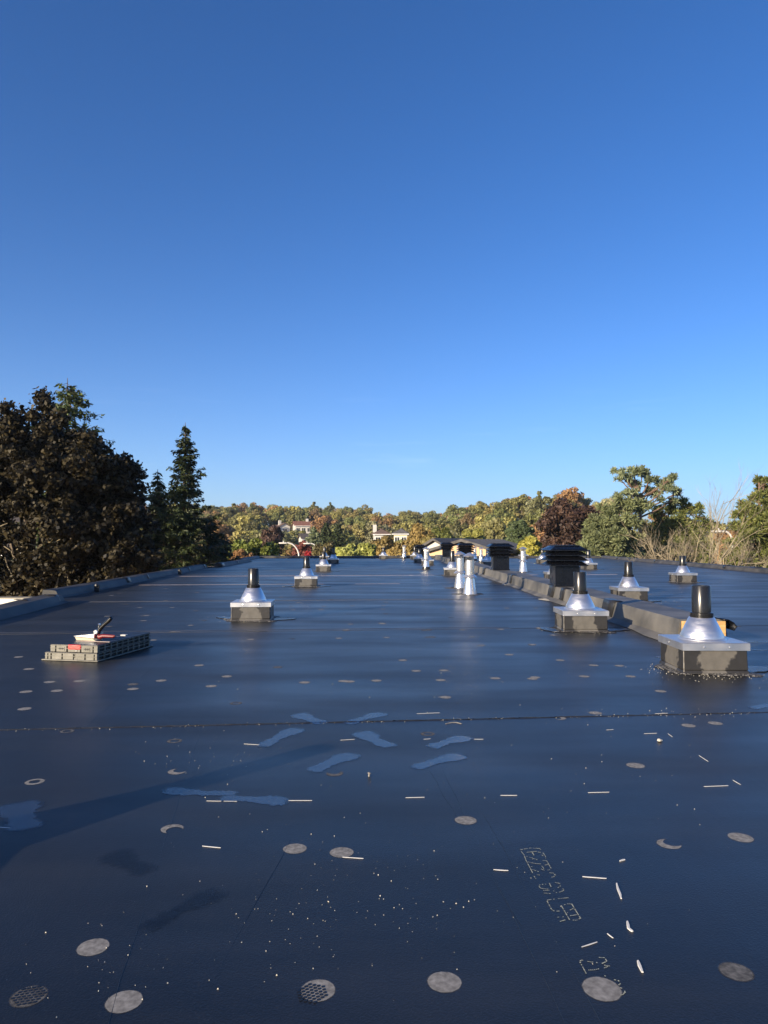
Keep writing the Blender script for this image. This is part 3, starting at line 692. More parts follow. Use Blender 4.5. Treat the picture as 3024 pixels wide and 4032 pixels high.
# ------------------------------------------------------------------ marks on the membrane
ZM = .0062
def disc_mesh(kind, seed):
    b = MB(); rnd = random.Random(seed); n = 26; r = .0400
    if kind == 'disc':
        b.v = [(r * (1 + rnd.uniform(-.02, .02)) * math.cos(2 * math.pi * k / n), r * (1 + rnd.uniform(-.02, .02)) * math.sin(2 * math.pi * k / n), .0) for k in range(n)]
        b.v.append((0, 0, .0004)); b.f = [(k, (k + 1) % n, n) for k in range(n)]
    else:
        ci, ri = ((0, 0), r * .55) if kind == 'ring' else ((.010, -.016), r * .72)
        for k in range(n):
            a = 2 * math.pi * k / n; q = rnd.uniform(.95, 1.05)
            b.v += [(r * math.cos(a), r * math.sin(a), .0), (ci[0] + ri * q * math.cos(a), ci[1] + ri * q * math.sin(a), .0003)]
        b.f = [(2 * k, 2 * ((k + 1) % n), 2 * ((k + 1) % n) + 1, 2 * k + 1) for k in range(n)]
    b.sm = [False] * len(b.f)
    return b
DM = {(k, f): disc_mesh(k, i).mesh('plate_mark', M['disc_faint' if f else 'disc']) for i, (k, f) in enumerate([('disc', 0), ('disc', 1), ('ring', 0), ('ring', 1), ('cres', 0), ('cres', 1)])}
def plate(p, kind='disc', faint=0, s=1.0):
    o = link('plate_mark', DM[(kind, faint)], roof, on_roof(p, .0005), (0, 0, random.uniform(0, 6.28))); o.scale = (s * random.uniform(.95, 1.05), s, 1)
NEAR = [(201, 2042), (687, 2135), (960, 2117), (1300, 2132, 'disc', 0, 1.1), (268, 2159), (62, 2148, 'disc', 1), (637, 1830), (738, 1838), (1006, 1769), (1600, 1806), (1445, 1820, 'cres'),
        (1373, 1651), (1545, 1560), (1487, 1565), (1286, 1539), (1208, 1549, 'cres'), (75, 1686, 'ring'), (53, 1530), (56, 1493), (123, 1491), (107, 1472), (172, 1470), (287, 1487), (287, 1477, 'disc', 1),
        (377, 1598, 'ring', 1), (382, 1664, 'cres'), (372, 1787, 'cres'), (723, 1668, 'cres', 1), (962, 1505), (1427, 1492), (1262, 1460), (1362, 1460), (899, 1448), (959, 1447), (755, 1471), (658, 1473), (813, 1469),
        (742, 1470), (952, 1468), (1070, 1464), (1156, 1462), (1282, 1436), (1338, 1437), (348, 1469), (456, 1481), (490, 1460), (510, 1518, 'ring', 1), (430, 1436), (924, 1583, 'ring', 1), (145, 1577, 'ring', 1),
        (1590, 2095, 'disc', 1), (1150, 1465), (870, 1425), (600, 1440, 'disc', 1), (1210, 1425), (1100, 1413), (40, 1418), (62, 1444), (310, 1340)]
for a in NEAR:
    plate(GO(a[0], a[1], ZM), *(a[2:] if len(a) > 2 else ()))
tread = MB()
for i in range(-4, 5):
    for j in range(-4, 5):
        x, y = (i + .5 * (j % 2)) * .0105, j * .0092
        if math.hypot(x, y) < .034: tread.prism([(x + .0042 * math.cos(R(60 * k + 30)), y + .0042 * math.sin(R(60 * k + 30))) for k in range(6)], 0, .0003)
tread = tread.mesh('tread_print', M['membrane'])
for (x, y, ox, oy, a) in ((62, 2148, 0, 0, .3), (687, 2135, -.012, -.012, .8)):
    g = GO(x, y); link('tread_print', tread, roof, on_roof(g + Vector((ox, oy, 0)), .0011), (0, 0, a))['kind'] = 'stuff'
rnd = random.Random(11); cnt = 0
nearP = [GO(a[0], a[1], ZM) for a in NEAR]
while cnt < 236:
    Y = 7.0 + 30 * rnd.random() ** 1.35
    rows = .62; c = round(Y / rows) * rows + rnd.uniform(-.05, .05)
    xl, xr = roof_x(c)
    X = rnd.uniform(max(xl + .4, -.53 * c), min(xr - .4, .53 * c)); X = round(X / .46) * .46 + rnd.uniform(-.06, .06)
    Yv = c + X * math.tan(A5)
    if Yv < 6.8 or 2.6 < X < 3.6 or Yv > 41: continue
    k = rnd.random()
    plate(Vector((X, Yv, 0)), 'disc' if k < .86 else ('ring' if k < .93 else 'cres'), 1 if rnd.random() < .3 else 0, rnd.uniform(.9, 1.15)); cnt += 1

def sole(a, b_, wid=.105, seed=0, dark=False):
    wid *= 1.25
    p, q = GO(*a), GO(*b_); L = (q - p).length; d = (q - p).normalized(); n_ = Vector((-d.y, d.x, 0)); rnd = random.Random(seed)
    prof = [(0, .25), (.06, .62), (.18, .72), (.36, .58), (.5, .62), (.66, .9), (.8, 1.0), (.92, .8), (1.0, .3)]
    left, right = [], []
    for i in range(25):
        t = i / 24; w_ = np.interp(t, [x for x, _ in prof], [y for _, y in prof]) * wid / 2
        bend = .012 * math.sin(t * 3.1)
        left.append(p + d * (t * L) + n_ * (w_ + bend + rnd.uniform(-.009, .006))); right.append(p + d * (t * L) - n_ * (w_ - bend + rnd.uniform(-.009, .006)))
    b = MB(); m_ = 8
    for i in range(25):
        for j in range(m_ + 1):
            v = left[i].lerp(right[i], j / m_); e_ = j in (0, m_) or i in (0, 24)
            z = roof_z(v.x, v.y) + .0009 + (0 if e_ else .0002)
            b.v.append((v.x, v.y, z))
    for i in range(24):
        for j in range(m_): a_ = i * (m_ + 1) + j; b.f.append((a_, a_ + 1, a_ + m_ + 2, a_ + m_ + 1)); b.sm.append(True)
    o = b.build('wet_footprint', M['dark_foot' if dark else 'wet_foot'], roof); at = o.data.attributes.new('rim', 'FLOAT', 'POINT')
    at.data.foreach_set('value', [min(1.0, min(j, m_ - j, i * .6, (24 - i) * .6) / 2.2) for i in range(25) for j in range(m_ + 1)])
    return o
for i, (a, b_, w_) in enumerate([((703, 1562), (640, 1540), .12), ((748, 1563), (834, 1539), .11), ((562, 1613), (650, 1570), .11), ((850, 1613), (776, 1577), .13), ((668, 1667), (772, 1625), .115),
        ((926, 1614), (1016, 1589), .11), ((888, 1659), (1006, 1628), .105), ((520, 1712), (347, 1704), .085), ((468, 1722), (628, 1731), .095), ((62, 1792), (40, 1728), .16), ((1622, 1530), (1690, 1520), .1),
        ((300, 2012), (492, 1918), .09), ((330, 1885), (240, 1835), .12)]):
    o = sole(a, b_, w_, i, i >= 11)
for (x, y, rx, ry) in ((2965, 2528, .30, .06), (2990, 2560, .25, .035), (2640, 2590, .10, .08)):
    g = G(x, y); puddle(int(x), rx, ry).build('primer_smear', M['wet'], roof, on_roof(g, .002), (0, 0, R(-12)))

for (x0, y0, x1, y1, w_) in ((527, 1605, 560, 1607, 3), (735, 1597, 766, 1595, 3), (446, 1728, 478, 1728.5, 3), (483, 1728.5, 512, 1729, 2), (623, 1727, 674, 1727, 4), (876, 1721, 917, 1720, 4), (1081, 1716, 1117, 1716, 4), (1270, 1710, 1316, 1709, 4),
        (1520, 1697, 1573, 1695, 4), (1583, 1683, 1600, 1693, 4), (1510, 1630, 1530, 1643, 4), (1391, 1583, 1419, 1582, 3), (1443, 1583, 1453, 1590, 3), (915, 1595, 930, 1594, 3), (1024, 1595, 1044, 1595, 3), (437, 1825, 477, 1829, 6),
        (740, 1849, 785, 1852, 5), (-10, 1784, 22, 1786, 5), (1066, 1876, 1098, 1878, 7), (1258, 1891, 1310, 1895, 7), (1415, 1541, 1443, 1540, 2), (1310, 1575, 1325, 1574, 2), (900, 1541, 950, 1539, 2), (1312, 2014, 1325, 2024, 4), (1256, 2043, 1290, 2032, 4), (1060, 2350, 1090, 2340, 3)):
    p, q = GO(x0, y0), GO(x1, y1); d = (q - p); L = d.length
    if L < .001: continue
    mb = MB(); k = max(2, int(L / .012)); n_ = Vector((-d.y, d.x, 0)).normalized(); hw_ = .0011 * w_ * .42
    for i in range(k + 1):
        c = p.lerp(q, i / k); r_ = hw_ * random.uniform(.75, 1.15) * (0.5 if i in (0, k) else 1)
        for (o_, z) in ((-r_, 0), (-r_ * .6, .0012), (r_ * .6, .0012), (r_, 0)): v = c + n_ * o_; mb.v.append((v.x, v.y, z + roof_z(v.x, v.y) + .0006))
    for i in range(k):
        for j in range(3): a_ = i * 4 + j; mb.f.append((a_, a_ + 1, a_ + 5, a_ + 4)); mb.sm.append(False)
    mb.build('chalk_mark', M['chalk'], roof)

# faded dotted code printed on the sheet, traced stroke by stroke
ST1 = [[(110, 180), (340, 140), (560, 150), (590, 185)], [(120, 205), (200, 300), (240, 420), (400, 720)], [(380, 225), (430, 310)], [(260, 240), (500, 215)], [(520, 235), (590, 240)], [(635, 250), (670, 290), (700, 340), (700, 395)],
       [(610, 300), (660, 340)], [(250, 330), (470, 400), (520, 420)], [(280, 460), (450, 500), (590, 510)], [(630, 435), (725, 435), (830, 615)], [(680, 540), (760, 520)], [(610, 555), (660, 620)], [(350, 575), (400, 575)], [(390, 640), (540, 690)], [(590, 625), (680, 660)],
       [(740, 655), (850, 635)], [(440, 755), (570, 770)], [(415, 775), (475, 855)], [(785, 715), (865, 720), (890, 730), (930, 775), (880, 815), (820, 815)], [(690, 795), (755, 805)],
       [(545, 1030), (575, 990), (720, 980)], [(785, 955), (830, 1045)], [(835, 960), (910, 940), (1020, 960), (1065, 1005), (970, 1080)], [(545, 1030), (580, 1075), (760, 1095)], [(640, 1125), (790, 1120)], [(625, 1155), (650, 1185), (820, 1200)],
       [(850, 1075), (910, 1080)], [(875, 1130), (970, 1185)], [(1020, 1075), (1100, 1080), (1130, 1125), (1020, 1170)], [(730, 1360), (770, 1345), (980, 1320), (1240, 1295)], [(735, 1375), (840, 1570), (910, 1610), (1060, 1605)],
       [(1065, 1475), (1260, 1810)], [(1130, 1465), (1200, 1440), (1310, 1440), (1520, 1780)], [(1265, 1585), (1350, 1545)], [(1270, 1715), (1440, 1690)], [(975, 1750), (1130, 1740)], [(1030, 1850), (1160, 1810)], [(1325, 1815), (1420, 1820), (1520, 1770)]]
ST2 = [[(150, 250), (180, 210), (380, 255), (600, 280)], [(150, 260), (310, 555)], [(300, 465), (500, 460), (680, 420)], [(620, 145), (730, 155), (770, 150), (825, 245), (700, 300)], [(700, 300), (750, 340), (910, 365)], [(750, 415), (850, 375)],
       [(945, 695), (1060, 715), (1110, 715), (1170, 825), (1100, 840)], [(1100, 890), (1210, 920), (1290, 1010), (1220, 1085), (1150, 1085)], [(760, 600), (800, 620)]]
mb = MB(); rnd = random.Random(5)
for st, ox, oy, sc in ((ST1, 2030, 3310, 1659 / 280), (ST2, 2260, 3740, 1659 / 260)):
    for pl in st:
        pts = [G(ox + x / sc, oy + y / sc, ZM) for x, y in pl]
        for a, b_ in zip(pts, pts[1:]):
            L = (b_ - a).length; k = max(1, int(L / .0042))
            for i in range(k):
                c = a.lerp(b_, (i + .5) / k); d = (b_ - a).normalized(); n_ = Vector((-d.y, d.x, 0))
                if rnd.random() < .16: continue
                h1, h2 = rnd.uniform(.0012, .0024), rnd.uniform(.0010, .0017); c = on_roof(c, .0007); d.z = 0; n_.z = 0
                mb.add([c - d * h1 - n_ * h2, c + d * h1 - n_ * h2, c + d * h1 + n_ * h2, c - d * h1 + n_ * h2], [(0, 1, 2, 3)])
mb.build('printed_code', M['print'], roof)
# crumbs and grit
mb = MB(); rnd = random.Random(9)
def crumb(p, s):
    ZM = roof_z(p.x, p.y) + .0002
    a = rnd.uniform(0, 3.1); vs = [(p.x + s * math.cos(a + k * 2.09) * rnd.uniform(.6, 1.2), p.y + s * math.sin(a + k * 2.09) * rnd.uniform(.6, 1.2), ZM) for k in range(3)]
    vs.append((p.x, p.y, ZM + s * 1.1)); mb.add(vs, [(0, 1, 3), (1, 2, 3), (2, 0, 3)])
for (cx_, cy_, sx1, sy1, n) in ((730, 1950, 260, 150, 150), (480, 1640, 170, 40, 90), (750, 1900, 420, 170, 120), (250, 2080, 200, 100, 60), (1300, 1700, 300, 120, 60), (1400, 1540, 200, 12, 50), (900, 1500, 600, 60, 90), (1000, 1950, 500, 180, 40)):
    for _ in range(int(n * .6)):
        x, y = rnd.gauss(cx_, sx1 * .6), rnd.gauss(cy_, sy1 * .6)
        if y < 1250 or y > 2230: continue
        p = GO(x, y, ZM); d = p.y
        crumb(p, rnd.choice((.0009, .0012, .0014, .0017, .0026)) * (1 + .12 * max(0, d - 2.5)))
for (px, py) in ((2722, 2640), (2300, 2488), (2500, 2372), (985, 2445), (2850, 2660)):
    for _ in range(170):
        g = G(px + rnd.gauss(0, 110 if py > 2600 else 60), py + rnd.gauss(-6, 14 if py > 2600 else 8)); crumb(g, rnd.choice((.0022, .003, .004, .005)))
for _ in range(150):
    c = 3.975 + rnd.gauss(0, .012); s_ = rnd.uniform(-2.3, 2.6); p = U5 * s_ + N5 * c; crumb(Vector((p.x, p.y, 0)), rnd.choice((.0015, .002, .003)))
tag(mb.build('grit', M['crumb']), 'pale crumbs and grit scattered over the black roof', 'grit', kind='stuff')
# loose white scraps
def scrap(pts, w_, label, material='chalk'):
    q = [GO(*p) for p in pts]; o0 = q[0]; mb = MB(); nn = len(q)
    for i, c in enumerate(q):
        d = (q[min(i + 1, nn - 1)] - q[max(i - 1, 0)]).normalized(); n_ = Vector((-d.y, d.x, 0)); r_ = w_ * (.55 if i in (0, nn - 1) else 1)
        for (o_, z) in ((-r_, 0), (-r_ * .7, .0022), (r_ * .7, .0028), (r_, 0)): v = c + n_ * o_ - o0; mb.v.append((v.x, v.y, z))
    for i in range(nn - 1):
        for j in range(4): a_, b_ = i * 4 + j, i * 4 + (j + 1) % 4; mb.f.append((a_, b_, b_ + 4, a_ + 4)); mb.sm.append(True)
    mb.f += [(0, 1, 2, 3), tuple((nn - 1) * 4 + k for k in (3, 2, 1, 0))]; mb.sm += [False, False]
    o = mb.build('plastic_scrap', M[material], None, on_roof(o0, .0006)); tag(o, label, 'scrap', 'loose white scraps on the roof')
scrap([(1332, 1906), (1335, 1918), (1340, 1930), (1342, 1939)], .0035, 'slim tapering white scrap pointing away, right of the printed code')
scrap([(1355, 1988), (1357, 1996), (1358, 2003), (1364, 2008), (1367, 2010)], .004, 'bent hook shaped white scrap in the right foreground')
scrap([(1378, 2073), (1382, 2084), (1388, 2098)], .0045, 'thick straight white scrap nearest the bottom right')
scrap([(1339, 1858), (1344, 1856), (1350, 1855)], .003, 'tiny curved white scrap above the tapering one')
scrap([(963, 1562), (975, 1559), (987, 1559), (997, 1562)], .006, 'curled grey white scrap just below the cross seam', 'dust')
g = GO(797, 1675); sc_ = MB().lathe([(.004, 0), (.004, .011), (.008, .013), (.007, .016), (.002, .018)], 10).build('screw', M['dust'], None, on_roof(g), (0, R(8), 0)); tag(sc_, 'small upright roofing screw standing alone amid the footprints', 'screw')
g = GO(1424, 1600); mbb = MB(); mbb.lathe([(.004, 0), (.011, .004), (.009, .012), (.003, .015)], 8); mbb.lathe([(.003, 0), (.007, .003), (.006, .009), (.002, .011)], 7, .011, .004)
o = mbb.build('foam_crumb', M['crumb'], None, on_roof(g)); tag(o, 'pale yellow lump of foam on the right foreground roof', 'crumb')

# ------------------------------------------------------------------ vegetation
def quads_mesh(name, C, Nn, size, aspect, material, rng, tang=None):
    n = len(C)
    if tang is None:
        t = rng.normal(size=(n, 3)); t -= Nn * np.sum(t * Nn, 1, keepdims=True)
    else: t = tang
    t /= np.linalg.norm(t, axis=1, keepdims=True) + 1e-9
    b = np.cross(Nn, t); b /= np.linalg.norm(b, axis=1, keepdims=True) + 1e-9
    s = (size * rng.uniform(.5, 1.4, n))[:, None]
    V = np.stack([C - t * s, C + b * s * aspect + t * s * .15, C + t * s, C - b * s * aspect + t * s * .15], 1).reshape(-1, 3)
    me = bpy.data.meshes.new(name)
    me.vertices.add(4 * n); me.vertices.foreach_set('co', V.astype(np.float32).ravel())
    me.loops.add(4 * n); me.loops.foreach_set('vertex_index', np.arange(4 * n, dtype=np.int32))
    me.polygons.add(n); me.polygons.foreach_set('loop_start', np.arange(0, 4 * n, 4, dtype=np.int32))
    me.update(calc_edges=True); me.materials.append(material)
    return me
def unit(a): return a / (np.linalg.norm(a, axis=1, keepdims=True) + 1e-9)
def clump_leaves(rng, cen, rad, n, flat=.8, jit=.7):
    w = rad ** 2; i = rng.choice(len(cen), n, p=w / w.sum())
    d = unit(rng.normal(size=(n, 3))); rr = rad[i] * (.45 + .6 * rng.random(n) ** .6)
    pos = cen[i] + d * rr[:, None] * np.array([1, 1, flat]); N_ = unit(d + np.array([0, 0, .3]) + rng.normal(size=(n, 3)) * jit)
    return pos, N_
def broad_clumps(rng, rx, rz, zc, k, cr=(.22, .40), low=-.6):
    d = unit(rng.normal(size=(k * 3, 3))); d = d[d[:, 2] > low][:k]
    f = rng.uniform(.45, .88, len(d))[:, None]; cen = d * f * np.array([rx, rx, rz]) + np.array([0, 0, zc])
    return cen, rng.uniform(*cr, len(d)) * min(rx, rz) * (1.15 - .4 * f[:, 0])
def limbs(mb, rng, h0, zc, cen, r0, k):
    mb.tube([(0, 0, 0), (r0 * .4, 0, h0 * .5), (0, r0 * .3, h0), (0, 0, zc + .4 * (zc - h0))], [r0 * 1.25, r0, r0 * .85, r0 * .3], 8)
    for i in rng.choice(len(cen), min(k, len(cen)), replace=False):
        c = cen[i]; m_ = np.array([c[0] * .45, c[1] * .45, h0 + (c[2] - h0) * .45 + .3])
        mb.tube([(0, 0, h0 * .95), tuple(m_), tuple(c)], [r0 * .5, r0 * .3, r0 * .1], 5)
def broad_tree(name, label, cat, loc, rx, h, leafn, leaf, material, seed, group=None, k=34, cr=(.22, .40), rz=None, zc=None, low=-.6, bark='bark', aspect=.62, color=None, limbk=14):
    """loc = point on the ground; h = total height"""
    rng = np.random.default_rng(seed)
    rz = rz or min(h * .42, rx * 1.15); zc = zc if zc is not None else h - rz * 1.02
    cen, rad = broad_clumps(rng, rx, rz, zc, k, cr, low)
    pos, N_ = clump_leaves(rng, cen, rad, leafn)
    root = empty(name, loc, random.uniform(0, 6)); tag(root, label, cat, group)
    mb = MB(); limbs(mb, rng, max(zc - rz * .75, h * .15), zc, cen, max(.08, h * .018), limbk); mb.build('trunk', M[bark], root)
    o = link('crown', quads_mesh('crown', pos, N_, leaf, aspect, material, rng), root)
    if color: o.color = (*color, 1)
    return root
def spruce(name, label, loc, h, r, n_tw, material, seed, z_from=.08, droop=.35, tw=.14, power=.85, gap=0.0, group=None):
    rng = np.random.default_rng(seed); root = empty(name, loc); tag(root, label, 'tree', group)
    C, N_, T = [], [], []; mb = MB(); mb.tube([(0, 0, 0), (0, 0, h * .5), (0, 0, h * .99)], [h * .016, h * .010, .012], 7)
    nwh = int(h * (1 - z_from) / .17)
    br = []
    for i in range(nwh):
        z = h * z_from + (h * .985 - h * z_from) * (i / nwh) ** .94 + rng.uniform(-.06, .06)
        L0 = r * ((h - z) / (h * (1 - z_from))) ** power
        for k in range(rng.integers(4, 7)):
            if rng.random() < gap: continue
            br.append((z + rng.uniform(-.16, .16), rng.uniform(0, 6.283), max(.10, L0 * rng.uniform(.45, 1.22))))
    tot = sum(b_[2] for b_ in br)
    for (z, a, L) in br:
        da = np.array([math.cos(a), math.sin(a), 0]); side = np.array([-math.sin(a), math.cos(a), 0])
        tip = da * L + np.array([0, 0, -droop * L * .55 + .12 * L]); mid = da * L * .55 + np.array([0, 0, -droop * L * .5])
        mb.tube([(0, 0, z), (mid[0], mid[1], z + mid[2]), (tip[0], tip[1], z + tip[2])], [.006 + .008 * L, .004 + .005 * L, .004], 4)
        n = max(6, int(n_tw * L / tot)); s = rng.random(n) ** .75
        base = np.where(s[:, None] < .55, mid * (s / .55)[:, None], mid + (tip - mid) * ((s - .55) / .45)[:, None]) + np.array([0, 0, z])
        wd = (.34 * L * (1 - s) + .13) * rng.uniform(-1, 1, n)
        p = base + side * wd[:, None] + np.array([0, 0, -1.0]) * (np.abs(wd) * .45 + rng.random(n) * .10)[:, None]
        C.append(p); t = da * .6 + side * np.sign(wd)[:, None] * .6 + np.array([0, 0, -.5]) + rng.normal(size=(n, 3)) * .4
        T.append(t); N_.append(unit(np.array([0, 0, 1.0]) + rng.normal(size=(n, 3)) * .8))
    mb.build('trunk', M['bark'], root)
    C, N_, T = np.concatenate(C), np.concatenate(N_), np.concatenate(T)
    T -= N_ * np.sum(T * N_, 1, keepdims=True)
    link('crown', quads_mesh('crown', C, N_, tw, .30, material, rng, T), root)
    return root
def pine(name, label, loc, h, clumps, n, material, seed, needle=.16, bark='bark_red', lean=0.0, group=None):
    rng = np.random.default_rng(seed); root = empty(name, loc); tag(root, label, 'tree', group)
    cen = np.array([c[:3] for c in clumps]); rad = np.array([c[3] for c in clumps])
    # break each clump into tufts
    tc_, tr_ = [], []
    for c, r_ in zip(cen, rad):
        kk = max(6, int(16 * r_)); d = unit(rng.normal(size=(kk, 3))) * (rng.random(kk) ** .5)[:, None] * r_ * np.array([1, 1, .55]); tc_.append(c + d); tr_.append(np.full(kk, .20 * r_ + .14) * rng.uniform(.7, 1.2, kk))
    tc_, tr_ = np.concatenate(tc_), np.concatenate(tr_)
    w = tr_ ** 2; i = rng.choice(len(tc_), n, p=w / w.sum()); d = unit(rng.normal(size=(n, 3)) + np.array([0, 0, .5]))
    pos = tc_[i] + d * (tr_[i] * (.25 + .75 * rng.random(n)))[:, None]
    N_ = unit(np.cross(d, rng.normal(size=(n, 3)))); T = d.copy()
    mb = MB(); r0 = h * .016
    top = cen[np.argmax(cen[:, 2])]
    mb.tube([(0, 0, 0), (lean * .3, 0, h * .4), (lean * .6, 0, h * .7), (top[0] * .8, top[1] * .8, top[2])], [r0 * 1.2, r0, r0 * .75, r0 * .2], 8)
    for c, r_ in zip(cen, rad):
        f = min(.95, max(.25, (c[2] - .6) / h)); st = np.array([lean * f, 0, h * f * .92])
        mb.tube([tuple(st), tuple(st * .5 + c * .5 + np.array([0, 0, -.12])), tuple(c)], [r0 * .42, r0 * .3, r0 * .12], 5)
        for _ in range(4):
            q = c + rng.normal(size=3) * r_ * np.array([.6, .6, .3]); mb.tube([tuple(c * .75 + st * .25), tuple(q)], [r0 * .16, r0 * .06], 4)
    mb.build('trunk', M[bark], root)
    link('crown', quads_mesh('crown', pos, N_, needle, .22, material, rng, T), root)
    return root
def on_ground(px, Y):
    x = (px - CX) / F_PX * Y
    return Vector((x, Y, ground_z(x, Y)))
def top_z(py, Y): return EYE + (HOR - py) / F_PX * Y

# --- big dark maple on the left: several heavy boughs leave gaps
Y = 22.0; b0 = on_ground(120, Y); hh = top_z(1580, Y) - GROUND
rng = np.random.default_rng(21)
root = empty('purple_maple', b0); tag(root, 'big dark purple leaved maple filling the left edge', 'tree')
lobes = []
def lobe(px, py, rpx, dy=0.0):
    p = P(px, py, Y + dy); lobes.append((p.x - b0.x, dy, p.z - b0.z, rpx / F_PX * (Y + dy)))
for a in ((40, 1720, 130, 0), (160, 1700, 130, .3), (-90, 1760, 160, 0), (250, 1760, 120, -.4), (330, 1800, 110, 0), (90, 1850, 170, -1.2), (270, 1890, 150, -1.0), (420, 1880, 100, 0), (490, 1890, 85, .2), (390, 1960, 120, -.3), (520, 1960, 60, .3), (-80, 1950, 190, -1.0),
          (120, 2010, 150, -1.5), (300, 2050, 130, -1.2), (450, 2070, 110, -.5), (540, 2080, 70, 0), (360, 2160, 120, -1.0), (500, 2180, 110, -.4), (200, 2220, 110, -1.4), (420, 2260, 110, -.6), (560, 2230, 70, 0), (60, 2270, 120, -.8), (-60, 2150, 130, -1.0), (280, 2310, 110, -.6), (100, 2340, 130, 0), (330, 2390, 140, 0),
          (150, 1900, 200, 1.8), (330, 1950, 180, 1.6), (-50, 1880, 200, 1.8), (420, 2120, 160, 1.5)):
    lobe(*a)
cen, rad = [], []
for (x, y, z, r_) in lobes:
    for _ in range(30):
        d = rng.normal(size=3); d /= np.linalg.norm(d); cen.append(np.array([x, y, z]) + d * r_ * rng.uniform(.3, 1.12)); rad.append(r_ * rng.uniform(.08, .25))
cen, rad = np.array(cen), np.array(rad)
pos, N_ = clump_leaves(rng, cen, rad, 120000, .8, .9); pos += rng.normal(size=pos.shape) * .07
mb = MB(); mb.tube([(0, 0, 0), (.1, 0, 3), (-.1, .2, 5.5), (0, 0, hh * .8)], [.30, .24, .18, .05], 9)
for (x, y, z, r_) in lobes: mb.tube([(0, .1, max(2.5, z * .55)), (x * .5, y * .5, z * .82), (x, y, z)], [.10, .06, .02], 6)
mb.build('trunk', M['bark'], root)
mb = MB()
for pl in ([(140, 2310), (165, 2270), (192, 2225)], [(165, 2262), (195, 2250), (232, 2254), (265, 2262), (268, 2290)], [(210, 2325), (225, 2300), (230, 2275)], [(225, 2318), (245, 2305), (270, 2292)], [(280, 2165), (315, 2140), (365, 2133)], [(65, 2165), (105, 2140), (145, 2150), (170, 2142)],
           [(60, 2240), (95, 2200), (125, 2172), (170, 2145)], [(15, 2150), (45, 2170), (55, 2205)], [(20, 2195), (30, 2230), (45, 2260)], [(35, 2295), (65, 2290), (85, 2280)], [(290, 2035), (315, 2010)], [(0, 2072), (30, 2060)], [(170, 2135), (215, 2135), (240, 2122)]):
    pp = [P(x, y, Y - 1.45) - b0 for x, y in pl]; thick = .06 if pl[0] in ((140, 2310),) else (.03 if pl[0] in ((210, 2325), (280, 2165)) else .016)
    MB().tube([tuple(q) for q in pp], [thick] * (len(pp) - 1) + [thick * .6], 6).build('branch', M['bark_pale'], root)  # sunlight on these branches is put into their pale bark colour
link('crown', quads_mesh('crown', pos, N_, .066, .72, M['maple'], rng), root)

# --- spruces on the left
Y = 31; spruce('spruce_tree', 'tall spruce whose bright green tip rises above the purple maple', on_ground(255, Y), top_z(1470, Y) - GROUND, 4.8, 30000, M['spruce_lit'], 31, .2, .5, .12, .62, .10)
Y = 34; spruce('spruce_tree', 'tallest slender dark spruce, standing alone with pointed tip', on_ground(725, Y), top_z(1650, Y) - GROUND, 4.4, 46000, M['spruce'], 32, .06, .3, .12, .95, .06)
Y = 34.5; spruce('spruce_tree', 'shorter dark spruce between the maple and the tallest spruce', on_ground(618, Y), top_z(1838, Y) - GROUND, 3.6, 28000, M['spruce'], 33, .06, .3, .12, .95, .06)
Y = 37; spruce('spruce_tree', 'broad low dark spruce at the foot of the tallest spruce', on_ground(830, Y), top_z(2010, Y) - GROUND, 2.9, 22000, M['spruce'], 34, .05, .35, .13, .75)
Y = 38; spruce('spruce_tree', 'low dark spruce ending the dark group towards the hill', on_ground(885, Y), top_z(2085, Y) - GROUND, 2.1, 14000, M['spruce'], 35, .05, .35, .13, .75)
Y = 40; broad_tree('dark_shrub_tree', 'dark rounded tree behind the spruces at left', 'tree', on_ground(520, Y), 3.6, top_z(2030, Y) - GROUND, 14000, .13, M['spruce'], 36)

# --- right hand group
def px_clumps(base, Y, lst):
    out = []
    for (px, py, rp, dy) in lst:
        p = P(px, py, Y + dy); out.append((p.x - base.x, dy, p.z - base.z, rp / F_PX * Y))
    return out
Y = 58; b = on_ground(2520, Y)
pine('scots_pine', 'tall flat crowned pine standing highest on the right', b, top_z(1830, Y) - GROUND, [(c_[0], c_[1], c_[2], c_[3] * .8) for c_ in px_clumps(b, Y, [(2490, 1855, 45, 0), (2530, 1860, 40, .4), (2460, 1880, 35, -.5), (2428, 1858, 22, .2), (2440, 1885, 22, 0), (2560, 1885, 40, 0), (2610, 1895, 45, .4), (2645, 1885, 30, -.3), (2500, 1905, 40, .6), (2620, 1925, 45, -.5), (2665, 1940, 32, .2), (2560, 1935, 40, .8), (2590, 1960, 30, 0),
    (2480, 1940, 35, -.6), (2430, 1950, 28, 0), (2520, 1965, 45, .5), (2650, 1970, 25, .6)])], 9000, M['pine'], 41, .17)
Y = 55; b = on_ground(2400, Y)
pine('grey_green_pine', 'wide grey green pine mound right of the dark red tree', b, top_z(1995, Y) - GROUND, px_clumps(b, Y, [(2460, 1985, 60, 0), (2400, 2010, 55, .4), (2520, 2000, 50, .3), (2370, 2060, 60, -.3), (2440, 2060, 75, -.8), (2340, 2110, 60, 0), (2400, 2120, 80, -1), (2320, 2150, 60, .2), (2460, 2130, 60, -.3), (2370, 2180, 80, -.8), (2290, 2175, 40, .2), (2450, 2200, 60, -.5), (2500, 2060, 50, .4), (2480, 2180, 60, .6)]), 30000, M['cedar'], 42, .17)
Y = 60; b = on_ground(2680, Y)
